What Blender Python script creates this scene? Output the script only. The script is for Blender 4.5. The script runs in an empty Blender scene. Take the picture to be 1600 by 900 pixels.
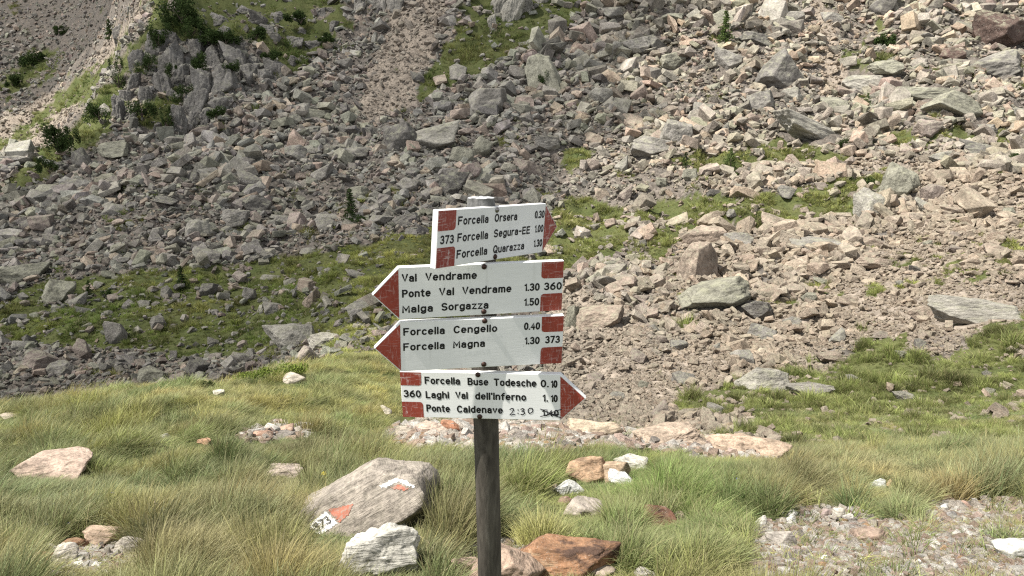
import bpy, bmesh, math, random
import numpy as np
from mathutils import Vector, Matrix
from mathutils.bvhtree import BVHTree

# ------------------------------------------------------------------ camera, sky, sun, exposure
SC = bpy.context.scene
COL = SC.collection
random.seed(5)
RNG = np.random.default_rng(11)
FOC = 1155.0                      # focal length in pixels of a 1600 px wide picture
PITCH = math.radians(11.0)
CZ = 1.7                          # eye height
cam_d = bpy.data.cameras.new('camera')
cam_d.sensor_width = 36.0
cam_d.lens = 36.0 * FOC / 1600.0
cam_d.clip_start = 0.05
cam_d.clip_end = 5000.0
cam = bpy.data.objects.new('camera', cam_d)
cam.location = (0, 0, CZ)
cam.rotation_euler = (math.pi / 2 - PITCH, 0, 0)
COL.objects.link(cam)
SC.camera = cam

SUN = Vector((-0.50, -0.22, 0.84)).normalized()
world = bpy.data.worlds.new('World')
SC.world = world
world.use_nodes = True
wn, wl = world.node_tree.nodes, world.node_tree.links
wn.clear()
sky = wn.new('ShaderNodeTexSky')
sky.sky_type = 'NISHITA'
sky.sun_disc = False
sky.sun_elevation = math.asin(SUN.z)
sky.sun_rotation = math.atan2(SUN.x, SUN.y)
sky.altitude = 2100
sky.dust_density = 2.0
hs = wn.new('ShaderNodeHueSaturation')
hs.inputs['Saturation'].default_value = 0.18
bg = wn.new('ShaderNodeBackground')
bg.inputs['Strength'].default_value = 0.12
wo = wn.new('ShaderNodeOutputWorld')
wl.new(sky.outputs[0], hs.inputs['Color'])
wl.new(hs.outputs[0], bg.inputs['Color'])
wl.new(bg.outputs[0], wo.inputs[0])
sun_d = bpy.data.lights.new('sun', 'SUN')
sun_d.energy = 4.6
sun_d.angle = math.radians(0.6)
sun_d.color = (1.0, 0.95, 0.87)
sun = bpy.data.objects.new('sun', sun_d)
sun.rotation_euler = SUN.to_track_quat('Z', 'Y').to_euler()
sun.location = (-60, -10, 120)
COL.objects.link(sun)
SC.view_settings.view_transform = 'Standard'
SC.view_settings.look = 'None'
SC.view_settings.exposure = 0.92
SC.view_settings.gamma = 1.0
SC.view_settings.use_curve_mapping = False
SC.cycles.use_denoising = False
SC.cycles.filter_width = 1.2
SC.cycles.max_bounces = 6
SC.cycles.transparent_max_bounces = 16

# ------------------------------------------------------------------ noise, projection, terrain
_T2 = np.random.default_rng(3).random((256, 256))
_T3 = np.random.default_rng(4).random((64, 64, 64))


def vn2(x, y):
    xi, yi = np.floor(x).astype(int), np.floor(y).astype(int)
    fx, fy = x - xi, y - yi
    fx, fy = fx * fx * (3 - 2 * fx), fy * fy * (3 - 2 * fy)
    g = lambda a, b: _T2[a & 255, b & 255]
    return ((g(xi, yi) * (1 - fx) + g(xi + 1, yi) * fx) * (1 - fy)
            + (g(xi, yi + 1) * (1 - fx) + g(xi + 1, yi + 1) * fx) * fy) * 2 - 1


def fbm2(x, y, o=3):
    r, a = 0, 1.0
    for k in range(o):
        r = r + a * vn2(x * 2 ** k + 17 * k, y * 2 ** k + 31 * k)
        a *= 0.5
    return r


def vn3(p):
    pi = np.floor(p).astype(int)
    f = p - pi
    f = f * f * (3 - 2 * f)
    r = 0
    for i in (0, 1):
        for j in (0, 1):
            for k in (0, 1):
                w = (f[:, 0] if i else 1 - f[:, 0]) * (f[:, 1] if j else 1 - f[:, 1]) * (f[:, 2] if k else 1 - f[:, 2])
                r = r + w * _T3[(pi[:, 0] + i) & 63, (pi[:, 1] + j) & 63, (pi[:, 2] + k) & 63]
    return r * 2 - 1


CP, SP = math.cos(PITCH), math.sin(PITCH)


def ray(px, py):
    dx, dy = (np.asarray(px, float) - 800) / FOC, (450 - np.asarray(py, float)) / FOC
    return dx, CP + dy * SP, -SP + dy * CP


def project(x, y, z):
    zz = z - CZ
    d = np.maximum(y * CP - zz * SP, 0.05)
    return 800 + FOC * x / d, 450 - FOC * (y * SP + zz * CP) / d, d


# profiles of the land along several bearings: (distance, picture row it reaches)
PROF = {
    -700: [(3, 900), (6, 770), (11, 660), (18, 720), (30, 655), (38, 600), (58, 470), (75, 390), (82, 380), (110, 470), (200, 380), (300, 190), (400, 40), (650, -260)],
    -200: [(3, 900), (6, 760), (11, 645), (18, 705), (30, 640), (38, 580), (58, 440), (75, 350), (82, 330), (110, 400), (200, 330), (300, 150), (400, 0), (650, -260)],
    100: [(3, 900), (6, 750), (11, 628), (18, 685), (30, 625), (38, 560), (58, 400), (75, 300), (86, 238), (120, 330), (200, 240), (300, 100), (400, -50), (650, -300)],
    200: [(3, 900), (6, 748), (12, 610), (18, 665), (30, 615), (38, 550), (58, 390), (78, 270), (92, 180), (108, 112), (135, 190), (210, 110), (300, 10), (400, -110), (650, -300)],
    300: [(3, 900), (6, 745), (12, 605), (19, 655), (30, 610), (38, 545), (58, 385), (80, 250), (92, 195), (100, 120), (112, 50), (122, -10), (145, -60), (200, -170), (400, -300), (650, -400)],
    450: [(3, 900), (6, 747), (10, 660), (15.5, 572), (22, 590), (30, 560), (40, 500), (55, 400), (80, 255), (95, 190), (108, 110), (118, 50), (132, -10), (160, -110), (400, -300), (650, -400)],
    560: [(3, 900), (6, 748), (10, 664), (15, 595), (19, 556), (25, 545), (32, 510), (42, 445), (52, 390), (62, 335), (85, 230), (110, 110), (130, 5), (160, -100), (400, -300), (650, -400)],
    680: [(3, 900), (6, 746), (9.5, 680), (13, 640), (18, 600), (26, 560), (34, 500), (42, 430), (50, 385), (65, 310), (88, 200), (110, 95), (130, 0), (160, -100), (400, -300), (650, -400)],
    800: [(3, 900), (6, 745), (9, 690), (11, 668), (14, 676), (20, 650), (28, 595), (40, 500), (55, 395), (70, 310), (90, 195), (110, 95), (130, 0), (160, -100), (400, -300), (650, -400)],
    1000: [(3, 900), (6, 750), (9.5, 695), (11, 680), (14, 684), (20, 648), (28, 590), (40, 490), (55, 390), (70, 300), (90, 190), (110, 95), (130, 0), (160, -100), (400, -300), (650, -400)],
    1300: [(3, 900), (6, 765), (9, 716), (11.5, 706), (15, 692), (20, 650), (28, 585), (38, 500), (55, 370), (68, 285), (76, 252), (95, 165), (115, 75), (135, 0), (165, -100), (400, -300), (650, -400)],
    1600: [(3, 900), (6, 775), (9, 722), (12, 706), (16, 680), (22, 615), (28, 540), (34, 480), (50, 345), (65, 265), (76, 245), (95, 140), (115, 60), (135, -10), (165, -110), (400, -300), (650, -400)],
    2200: [(3, 900), (6, 775), (9, 722), (12, 700), (16, 660), (22, 590), (28, 510), (34, 450), (50, 320), (65, 240), (76, 215), (95, 120), (115, 40), (135, -30), (165, -130), (400, -300), (650, -400)],
}


def pchip(xk, yk, x):
    h, d = np.diff(xk), np.diff(yk) / np.diff(xk)
    m = np.zeros(len(xk))
    for i in range(1, len(xk) - 1):
        if d[i - 1] * d[i] > 0:
            w1, w2 = 2 * h[i] + h[i - 1], h[i] + 2 * h[i - 1]
            m[i] = (w1 + w2) / (w1 / d[i - 1] + w2 / d[i])
    m[0], m[-1] = d[0], d[-1]
    i = np.clip(np.searchsorted(xk, x) - 1, 0, len(xk) - 2)
    u = (x - xk[i]) / h[i]
    return ((2 * u**3 - 3 * u**2 + 1) * yk[i] + (u**3 - 2 * u**2 + u) * h[i] * m[i]
            + (-2 * u**3 + 3 * u**2) * yk[i + 1] + (u**3 - u**2) * h[i] * m[i + 1])


S0, S1, NS, NT = math.log(3.0), math.log(650.0), 400, 300
_sg = np.linspace(S0, S1, NS)
_tk, _ek = [], []
for _px, _pr in PROF.items():
    _ys = np.array([p[0] for p in _pr], float)
    _, _ry, _rz = ray(_px, np.array([p[1] for p in _pr]))
    _tk.append((_px - 800) / FOC / CP)
    _ek.append(pchip(np.log(_ys), _rz / _ry, _sg))
_tk, _ek = np.array(_tk), np.array(_ek)
_tg = np.linspace(_tk[0], _tk[-1], NT)
ETAB = np.stack([pchip(_tk, _ek[:, i], _tg) for i in range(NS)], 0)     # [s, t]


def wid(y):
    return np.where(y > 3.0, y, 3.0)


def base_h(x, y):
    yy = np.maximum(y, 3.0)
    t = np.clip(x / wid(y), _tg[0], _tg[-1])
    si = np.clip((np.log(yy) - S0) / (S1 - S0) * (NS - 1), 0, NS - 1.001)
    ti = np.clip((t - _tg[0]) / (_tg[-1] - _tg[0]) * (NT - 1), 0, NT - 1.001)
    i, j = si.astype(int), ti.astype(int)
    a, b = si - i, ti - j
    e = (ETAB[i, j] * (1 - a) + ETAB[i + 1, j] * a) * (1 - b) + (ETAB[i, j + 1] * (1 - a) + ETAB[i + 1, j + 1] * a) * b
    z = CZ + yy * e
    return np.where(y < 3.0, z * np.clip(y, -3, 3) / 3.0, z)


def height(x, y):
    x, y = np.asarray(x, float), np.asarray(y, float)
    z = base_h(x, y)
    near = np.clip((24 - y) / 8, 0, 1)
    z = z + near * np.clip((y - 1) / 3, 0, 1) * (0.07 * fbm2(x * 1.1, y * 1.1, 3) + 0.02 * fbm2(x * 5, y * 5, 2))
    far = np.clip((y - 14) / 12, 0, 1)
    sc = np.clip(y, 10, 140)
    z = z + far * (0.012 * sc * fbm2(x * 0.09 + 5, y * 0.09, 3) + 0.009 * np.clip(y, 10, 70) * fbm2(x * 0.45, y * 0.45, 3))
    # bedrock spur at the upper left: stepped and broken
    cl = np.exp(-(((x / np.maximum(y, 3)) + 0.40) / 0.11) ** 2) * np.exp(-((y - 108) / 15) ** 2)
    z = z + cl * 4.5 * np.clip(fbm2(x * 0.11, y * 0.07 + 9, 3), -0.6, 1)
    return z


_ms = np.exp(np.linspace(math.log(2.0), math.log(560), 1500))


def ground_at(px, py, dmin=0.0):
    """where the line of sight through a spot of the view meets the land"""
    rx, ry, rz = ray(px, py)
    x, z = rx / ry * _ms, CZ + rz / ry * _ms
    g = z - height(x, _ms)
    ok = np.where((g[1:] <= 0) & (_ms[1:] > dmin))[0]
    if not len(ok):
        i = int(np.argmin(np.abs(g) / _ms + (_ms < dmin) * 9))
        y = _ms[i]
    else:
        i = ok[0] + 1
        g0, g1 = g[i - 1], g[i]
        y = _ms[i - 1] + (_ms[i] - _ms[i - 1]) * (g0 / (g0 - g1) if g0 > 0 else 1)
    return Vector((float(rx / ry * y), float(y), float(height(rx / ry * y, y))))


def inside(poly, px, py):
    r = np.zeros(np.shape(px), bool)
    n = len(poly)
    for i in range(n):
        x0, y0 = poly[i]
        x1, y1 = poly[(i + 1) % n]
        if y0 == y1:
            continue
        c = ((y0 > py) != (y1 > py)) & (px < (x1 - x0) * (py - y0) / (y1 - y0) + x0)
        r ^= c
    return r


GRASS = [  # (nearest, farthest, density, outline as seen from the path)
    (24, 90, 0.94, [(-300, 560), (-300, 480), (0, 472), (60, 442), (130, 432), (260, 420), (420, 408), (520, 388), (600, 374), (690, 352), (720, 400), (650, 455), (600, 470), (520, 470), (470, 500), (450, 545), (400, 552), (330, 560), (280, 565), (250, 550), (160, 545), (60, 540)]),
    (14, 60, 0.85, [(460, 500), (600, 380), (690, 352), (770, 338), (862, 318), (858, 425), (815, 445), (775, 505), (735, 550), (705, 600), (650, 640), (560, 640), (470, 590), (520, 560)]),
    (20, 120, 0.80, [(850, 330), (900, 308), (945, 320), (1000, 340), (990, 382), (945, 412), (880, 432), (850, 425)]),
    (20, 120, 0.6, [(875, 250), (925, 212), (942, 240), (890, 275)]),
    (20, 120, 0.85, [(1000, 335), (1040, 312), (1110, 300), (1160, 312), (1230, 302), (1330, 280), (1400, 272), (1405, 310), (1330, 342), (1260, 350), (1200, 370), (1120, 347), (1060, 370), (1040, 412), (1000, 402), (1010, 370)]),
    (20, 120, 0.75, [(1040, 252), (1080, 240), (1150, 235), (1220, 213), (1260, 230), (1330, 240), (1330, 256), (1200, 262), (1100, 278)]),
    (20, 140, 1.3, [(640, 165), (672, 110), (700, 70), (728, 0), (735, -80), (960, -80), (930, 0), (890, 40), (840, 70), (790, 92), (740, 120), (700, 137)]),
    (60, 130, 1.25, [(-60, 320), (0, 292), (60, 238), (112, 205), (160, 140), (195, 100), (235, 30), (245, -40), (345, -40), (310, 40), (240, 62), (222, 84), (200, 112), (196, 152), (182, 190), (178, 214), (130, 226), (95, 250), (80, 275), (30, 298)]),
    (60, 140, 1.2, [(210, 188), (280, 128), (276, 190), (252, 216), (225, 205)]),
    (60, 140, 0.85, [(240, 62), (310, -40), (540, -60), (540, 40), (475, 112), (430, 132), (400, 62), (340, 62)]),
    (120, 600, 1.2, [(-60, 240), (0, 220), (50, 192), (110, 130), (170, 95), (190, 60), (240, -10), (262, -40), (262, 60), (170, 150), (100, 170), (40, 215), (-60, 260)]),
    (120, 600, 0.75, [(0, 130), (45, 85), (100, 70), (75, 115), (40, 140), (0, 160)]),
    (12, 60, 0.80, [(1700, 500), (1600, 540), (1570, 560), (1500, 590), (1400, 602), (1300, 640), (1180, 652), (1070, 648), (1050, 630), (1130, 606), (1200, 582), (1240, 576), (1280, 592), (1340, 555), (1345, 530), (1420, 518), (1412, 556), (1480, 560), (1530, 512), (1600, 498), (1700, 480)]),
    (12, 60, 0.90, [(1180, 640), (1300, 628), (1400, 590), (1500, 578), (1700, 530), (1700, 720), (1200, 720), (1100, 690), (1150, 672)]),
    (20, 140, 0.7, [(1312, 100), (1345, 70), (1375, 28), (1390, 30), (1350, 80), (1318, 108)]),
    (20, 140, 0.7, [(1322, 108), (1380, 80), (1400, 85), (1345, 112)]),
    (20, 140, 0.7, [(1385, 208), (1470, 200), (1700, 212), (1700, 238), (1480, 226), (1390, 228)]),
    (20, 120, 0.35, [(1180, 480), (1330, 420), (1700, 330), (1700, 440), (1450, 450), (1250, 480)]),
]
FINE = [  # beds of small debris
    (12, 60, [(880, 430), (1010, 520), (1080, 640), (1060, 720), (840, 720), (840, 500)]),
    (12, 70, [(1400, 260), (1700, 280), (1700, 520), (1420, 520), (1200, 560), (1080, 630), (1020, 560), (1220, 470), (1320, 420), (1460, 340)]),
    (30, 150, [(1245, -60), (1280, -60), (1310, 70), (1326, 130), (1310, 165), (1280, 150), (1280, 110), (1280, 75)]),
    (30, 150, [(590, -60), (725, -60), (690, 60), (640, 160), (600, 190), (560, 190), (570, 120), (600, 60)]),
    (120, 600, [(-200, 320), (0, 190), (130, 120), (260, -60), (300, -60), (60, 250), (-100, 360)]),
    (30, 120, [(1330, 246), (1440, 257), (1600, 290), (1700, 314), (1700, 330), (1600, 305), (1440, 270), (1330, 258)]),
    (12, 40, [(1310, 660), (1500, 662), (1530, 690), (1320, 694)]),
    (12, 40, [(1130, 655), (1330, 648), (1340, 662), (1180, 672)]),
]
BARE = [  # bare gravel within the meadow
    (2, 14, [(1140, 960), (1160, 850), (1180, 822), (1235, 795), (1300, 790), (1370, 806), (1410, 812), (1470, 782), (1530, 776), (1640, 790), (1800, 800), (1800, 960)]),
    (6, 20, [(590, 690), (640, 662), (700, 652), (860, 650), (960, 648), (1000, 678), (1090, 676), (1225, 702), (1225, 716), (1100, 716), (1000, 700), (900, 700), (830, 716), (740, 706), (640, 700)]),
    (3, 8, [(660, 920), (700, 862), (745, 838), (960, 862), (1000, 930)]),
    (6, 20, [(370, 682), (420, 668), (480, 672), (476, 684), (400, 690)]),
    (2, 8, [(40, 905), (60, 868), (150, 828), (215, 835), (225, 880), (140, 905)]),
]


def masks(x, y, z):
    px, py, d = project(x, y, z)
    jx = px + 13 * fbm2(x / np.maximum(d, 5) * 60, y / np.maximum(d, 5) * 60 + z, 2)
    jy = py + 7 * fbm2(x / np.maximum(d, 5) * 60 + 50, np.log(np.maximum(y, 1)) * 60, 2)
    gr = np.clip((21 - y) / 1.5, 0, 1) * (px < 760) + np.clip((12.2 - y) / 0.8, 0, 1) * (px >= 760)
    for a, b, v, poly in GRASS:
        m = inside(poly, jx, jy) & (y > a) & (y < b)
        gr = np.where(m, np.maximum(gr, v), gr)
    fi = np.zeros_like(gr)
    for a, b, poly in FINE:
        fi = np.where(inside(poly, jx, jy) & (y > a) & (y < b), 1.0, fi)
    ba = np.zeros_like(gr)
    for a, b, poly in BARE:
        ba = np.where(inside(poly, jx, jy) & (y > a) & (y < b), 1.0, ba)
    gr = np.where(ba > 0, 0.0, gr)
    patch = fbm2(x / np.maximum(d, 5) * 45 + 9, np.log(np.maximum(y, 1)) * 45, 3) * 0.5 + 0.5
    gm = np.where(y > 12, (patch < gr * 1.25 - 0.12) * 1.0, gr)      # broken turf on the slopes
    return gm, fi, ba


# ------------------------------------------------------------------ helpers: mesh objects and tags
def mesh_np(name, verts, faces, smooth=False):
    """faces: (n,3) or (n,4) array, or a list of tuples"""
    me = bpy.data.meshes.new(name)
    v = np.asarray(verts, np.float32)
    if isinstance(faces, np.ndarray):
        k = faces.shape[1]
        me.vertices.add(len(v))
        me.vertices.foreach_set('co', v.ravel())
        me.loops.add(faces.size)
        me.loops.foreach_set('vertex_index', faces.astype(np.int32).ravel())
        me.polygons.add(len(faces))
        me.polygons.foreach_set('loop_start', np.arange(0, faces.size, k, dtype=np.int32))
        me.update(calc_edges=True)
        me.validate()
    else:
        me.from_pydata([tuple(p) for p in v.tolist()], [], [tuple(f) for f in faces])
        me.update()
    if smooth:
        me.polygons.foreach_set('use_smooth', np.ones(len(me.polygons), bool))
    return me


def link(name, me, mat=None, parent=None):
    o = bpy.data.objects.new(name, me)
    COL.objects.link(o)
    if mat is not None and not me.materials:
        me.materials.append(mat)
    if parent is not None:
        o.parent = parent
    return o


def tag(o, label=None, cat=None, group=None, kind=None):
    if label:
        o['label'] = label
    if cat:
        o['category'] = cat
    if group:
        o['group'] = group
    if kind:
        o['kind'] = kind
    return o


# ------------------------------------------------------------------ materials
def new_mat(name):
    m = bpy.data.materials.new(name)
    m.use_nodes = True
    nt = m.node_tree
    nt.nodes.clear()
    out = nt.nodes.new('ShaderNodeOutputMaterial')
    return m, nt, out


class NB:
    def __init__(s, nt):
        s.nt = nt

    def n(s, t, **kw):
        nd = s.nt.nodes.new(t)
        for k, v in kw.items():
            setattr(nd, k, v)
        return nd

    def put(s, sock, v):
        if isinstance(v, bpy.types.NodeSocket):
            s.nt.links.new(v, sock)
        elif isinstance(v, (tuple, list)):
            sock.default_value = tuple(v) + ((1.0,) if len(v) == 3 and sock.type == 'RGBA' else ())
        else:
            sock.default_value = v

    def mix(s, f, a, b, blend='MIX'):
        nd = s.n('ShaderNodeMix', data_type='RGBA', blend_type=blend)
        s.put(nd.inputs[0], f)
        s.put(nd.inputs[6], a)
        s.put(nd.inputs[7], b)
        return nd.outputs[2]

    def noise(s, vec, scale, detail=4, rough=0.6, out=0, dist=0.0):
        nd = s.n('ShaderNodeTexNoise')
        if vec is not None:
            s.put(nd.inputs['Vector'], vec)
        nd.inputs['Scale'].default_value = scale
        nd.inputs['Detail'].default_value = detail
        nd.inputs['Roughness'].default_value = rough
        nd.inputs['Distortion'].default_value = dist
        return nd.outputs[out]

    def ramp(s, f, stops):
        nd = s.n('ShaderNodeValToRGB')
        cr = nd.color_ramp
        while len(cr.elements) < len(stops):
            cr.elements.new(0.5)
        for e, (p, c) in zip(cr.elements, stops):
            e.position = p
            e.color = (c, c, c, 1) if isinstance(c, (int, float)) else tuple(c) + (1,)
        s.put(nd.inputs[0], f)
        return nd.outputs[0]

    def math(s, op, a, b=0.0, c=None):
        nd = s.n('ShaderNodeMath', operation=op)
        s.put(nd.inputs[0], a)
        s.put(nd.inputs[1], b)
        if c is not None:
            s.put(nd.inputs[2], c)
        return nd.outputs[0]

    def scale(s, vec, k):
        nd = s.n('ShaderNodeMapping')
        s.put(nd.inputs['Vector'], vec)
        nd.inputs['Scale'].default_value = k
        return nd.outputs[0]

    def bump(s, h, strength=0.5, dist=0.05, normal=None):
        nd = s.n('ShaderNodeBump')
        nd.inputs['Strength'].default_value = strength
        nd.inputs['Distance'].default_value = dist
        s.put(nd.inputs['Height'], h)
        if normal is not None:
            s.put(nd.inputs['Normal'], normal)
        return nd.outputs[0]

    def bsdf(s, out, col, rough=0.9, normal=None, spec=0.25):
        nd = s.n('ShaderNodeBsdfPrincipled')
        s.put(nd.inputs['Base Color'], col)
        s.put(nd.inputs['Roughness'], rough)
        nd.inputs['Specular IOR Level'].default_value = spec
        if normal is not None:
            s.put(nd.inputs['Normal'], normal)
        s.nt.links.new(nd.outputs[0], out.inputs[0])
        return nd


def stone_mat(name, source, k=1.0, lichen=0.5, bumpd=0.03, strata=False, stain=False):
    """source: 'instance' reads the tint of each scattered rock, 'object' the object's own colour"""
    m, nt, out = new_mat(name)
    b = NB(nt)
    if source == 'instance':
        at = b.n('ShaderNodeAttribute', attribute_type='INSTANCER', attribute_name='tint')
        tint = at.outputs['Color']
    else:
        oi = b.n('ShaderNodeObjectInfo')
        tint = oi.outputs['Color']
    tc = b.n('ShaderNodeTexCoord').outputs['Object']
    oi2 = b.n('ShaderNodeObjectInfo')
    off = b.n('ShaderNodeVectorMath', operation='MULTIPLY_ADD')
    b.put(off.inputs[0], oi2.outputs['Random'])
    off.inputs[1].default_value = (37, 19, 53)
    b.put(off.inputs[2], tc)
    v = off.outputs[0]
    n1 = b.noise(v, 1.3 * k, 6, 0.7)
    n2 = b.noise(v, 9 * k, 4, 0.7)
    n3 = b.noise(v, 30 * k, 3, 0.7)
    c = b.mix(1.0, tint, b.ramp(n1, [(0.3, 0.45), (0.5, 0.95), (0.7, 1.4)]), 'MULTIPLY')
    c = b.mix(1.0, c, b.ramp(n2, [(0.3, 0.6), (0.5, 1.0), (0.7, 1.3)]), 'MULTIPLY')
    # crustose lichen: greenish on the upper sides, dark and pale specks everywhere
    geo = b.n('ShaderNodeNewGeometry')
    sx = b.n('ShaderNodeSeparateXYZ')
    b.put(sx.inputs[0], geo.outputs['Normal'])
    up = b.ramp(sx.outputs[2], [(0.05, 0.0), (0.8, 1.0)])
    lf = b.math('MULTIPLY', up, b.ramp(b.noise(v, 3.1 * k, 5, 0.75, dist=0.4), [(0.47, 0.0), (0.6, 1.0)]))
    c = b.mix(b.math('MULTIPLY', lf, lichen), c, (0.33, 0.328, 0.235))
    c = b.mix(b.ramp(n3, [(0.60, 0.0), (0.68, 0.55)]), c, (0.46, 0.45, 0.40))
    c = b.mix(b.ramp(n3, [(0.30, 0.6), (0.38, 0.0)]), c, (0.07, 0.068, 0.06))
    h = b.math('ADD', b.math('MULTIPLY', n2, 0.6), b.math('MULTIPLY', n3, 0.25))
    h = b.math('ADD', h, n1)
    if strata:
        w = b.noise(b.scale(v, (1.2, 1.2, 9.0)), 2.2 * k, 5, 0.65)
        c = b.mix(1.0, c, b.ramp(w, [(0.32, 0.6), (0.45, 1.0), (0.7, 1.12)]), 'MULTIPLY')
        h = b.math('ADD', h, b.math('MULTIPLY', w, 1.5))
    if stain:
        st = b.noise(b.scale(v, (0.5, 1.0, 1.6)), 5.0, 5, 0.65)
        c = b.mix(b.ramp(st, [(0.53, 0.0), (0.6, 0.85)]), c, (0.06, 0.042, 0.036))
        c = b.mix(b.ramp(st, [(0.33, 0.7), (0.42, 0.0)]), c, (0.40, 0.31, 0.21))
    b.bsdf(out, c, 0.95, b.bump(h, 0.7, bumpd), 0.12)
    return m


M_SCREE = stone_mat('scree_stone', 'instance', 0.8, 0.42, 0.25)
M_BOULDER = stone_mat('boulder_stone', 'object', 0.9, 0.62, 0.3)
M_STONE = stone_mat('meadow_stone', 'object', 4.5, 0.12, 0.012, True)
M_RUSTY = stone_mat('rusty_stone', 'object', 4.5, 0.05, 0.012, True, stain=True)
M_GRAVEL = stone_mat('gravel_stone', 'instance', 0.9, 0.05, 0.2)
M_CLIFF = stone_mat('cliff_stone', 'object', 0.45, 0.35, 0.5)


def ground_mat():
    m, nt, out = new_mat('mountain_ground')
    b = NB(nt)
    at = b.n('ShaderNodeAttribute', attribute_name='cover')
    sp = b.n('ShaderNodeSeparateColor')
    b.put(sp.inputs[0], at.outputs['Color'])
    grass, fine, bare = sp.outputs[0], sp.outputs[1], sp.outputs[2]
    tc = b.n('ShaderNodeTexCoord').outputs['Object']
    nb = b.noise(tc, 0.35, 6, 0.7)
    nf = b.noise(tc, 6.0, 5, 0.7)
    vo = b.n('ShaderNodeTexVoronoi')
    b.put(vo.inputs['Vector'], tc)
    vo.inputs['Scale'].default_value = 4.5
    vs = b.n('ShaderNodeSeparateColor')
    b.put(vs.inputs[0], vo.outputs['Color'])
    scree = b.mix(b.ramp(nb, [(0.35, 0.0), (0.65, 1.0)]), (0.115, 0.106, 0.094), (0.165, 0.142, 0.120))
    scree = b.mix(1.0, scree, b.ramp(vs.outputs[0], [(0.0, 0.55), (1.0, 1.3)]), 'MULTIPLY')
    finec = b.mix(b.ramp(nb, [(0.35, 0.0), (0.65, 1.0)]), (0.205, 0.176, 0.145), (0.28, 0.238, 0.194))
    finec = b.mix(1.0, finec, b.ramp(vs.outputs[1], [(0.0, 0.6), (1.0, 1.25)]), 'MULTIPLY')
    turf = b.mix(b.ramp(nb, [(0.3, 0.0), (0.7, 1.0)]), (0.062, 0.080, 0.029), (0.105, 0.109, 0.046))
    turf = b.mix(1.0, turf, b.ramp(nf, [(0.3, 0.6), (0.7, 1.3)]), 'MULTIPLY')
    dirt = b.mix(b.ramp(nf, [(0.35, 0.0), (0.65, 1.0)]), (0.27, 0.222, 0.172), (0.42, 0.36, 0.29))
    c = b.mix(fine, scree, finec)
    c = b.mix(grass, c, turf)
    c = b.mix(bare, c, dirt)
    h = b.math('ADD', nf, b.math('MULTIPLY', vo.outputs['Distance'], -0.8))
    b.bsdf(out, c, 1.0, b.bump(h, 0.6, 0.08), 0.05)
    return m


M_GROUND = ground_mat()


def blade_mat(name, tip, trans=0.35):
    m, nt, out = new_mat(name)
    b = NB(nt)
    at = b.n('ShaderNodeAttribute', attribute_type='INSTANCER', attribute_name='tint')
    bl = b.n('ShaderNodeAttribute', attribute_name='blade')
    sp = b.n('ShaderNodeSeparateColor')
    b.put(sp.inputs[0], bl.outputs['Color'])
    c = b.mix(b.ramp(sp.outputs[1], [(0.74, 0.0), (0.95, 0.75)]), at.outputs['Color'], (0.33, 0.275, 0.15))
    c = b.mix(1.0, c, b.ramp(sp.outputs[2], [(0.0, 0.7), (1.0, 1.35)]), 'MULTIPLY')
    c = b.mix(b.math('MULTIPLY', b.ramp(sp.outputs[0], [(0.45, 0.0), (1.0, 1.0)]), tip), c, (0.38, 0.335, 0.20))
    d = b.n('ShaderNodeBsdfPrincipled')
    b.put(d.inputs['Base Color'], c)
    d.inputs['Roughness'].default_value = 0.55
    d.inputs['Specular IOR Level'].default_value = 0.25
    t = b.n('ShaderNodeBsdfTranslucent')
    b.put(t.inputs[0], c)
    mx = b.n('ShaderNodeMixShader')
    mx.inputs[0].default_value = trans
    nt.links.new(d.outputs[0], mx.inputs[1])
    nt.links.new(t.outputs[0], mx.inputs[2])
    nt.links.new(mx.outputs[0], out.inputs[0])
    return m


M_BLADE = blade_mat('grass_blade', 0.36)
M_TURF = blade_mat('turf_blade', 0.12)


def leaf_mat(name, c0, c1, trans=0.2):
    m, nt, out = new_mat(name)
    b = NB(nt)
    tc = b.n('ShaderNodeTexCoord').outputs['Object']
    n = b.noise(tc, 6, 3, 0.6)
    c = b.mix(b.ramp(n, [(0.3, 0.0), (0.7, 1.0)]), c0, c1)
    d = b.n('ShaderNodeBsdfDiffuse')
    b.put(d.inputs[0], c)
    t = b.n('ShaderNodeBsdfTranslucent')
    b.put(t.inputs[0], c)
    mx = b.n('ShaderNodeMixShader')
    mx.inputs[0].default_value = trans
    nt.links.new(d.outputs[0], mx.inputs[1])
    nt.links.new(t.outputs[0], mx.inputs[2])
    nt.links.new(mx.outputs[0], out.inputs[0])
    return m


M_PINE = leaf_mat('pine_needles', (0.026, 0.045, 0.016), (0.06, 0.085, 0.03))
M_LARCH = leaf_mat('larch_needles', (0.06, 0.095, 0.03), (0.11, 0.15, 0.05))
M_HEATH = leaf_mat('heath_leaves', (0.11, 0.16, 0.035), (0.21, 0.25, 0.06))


def plain(name, col, rough=0.7, var=0.25, scale=20, spec=0.3, metal=0.0):
    m, nt, out = new_mat(name)
    b = NB(nt)
    tc = b.n('ShaderNodeTexCoord').outputs['Object']
    n = b.noise(tc, scale, 4, 0.65)
    c = b.mix(1.0, col, b.ramp(n, [(0.3, 1 - var), (0.7, 1 + var)]), 'MULTIPLY')
    p = b.bsdf(out, c, rough, None, spec)
    p.inputs['Metallic'].default_value = metal
    return m


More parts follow.
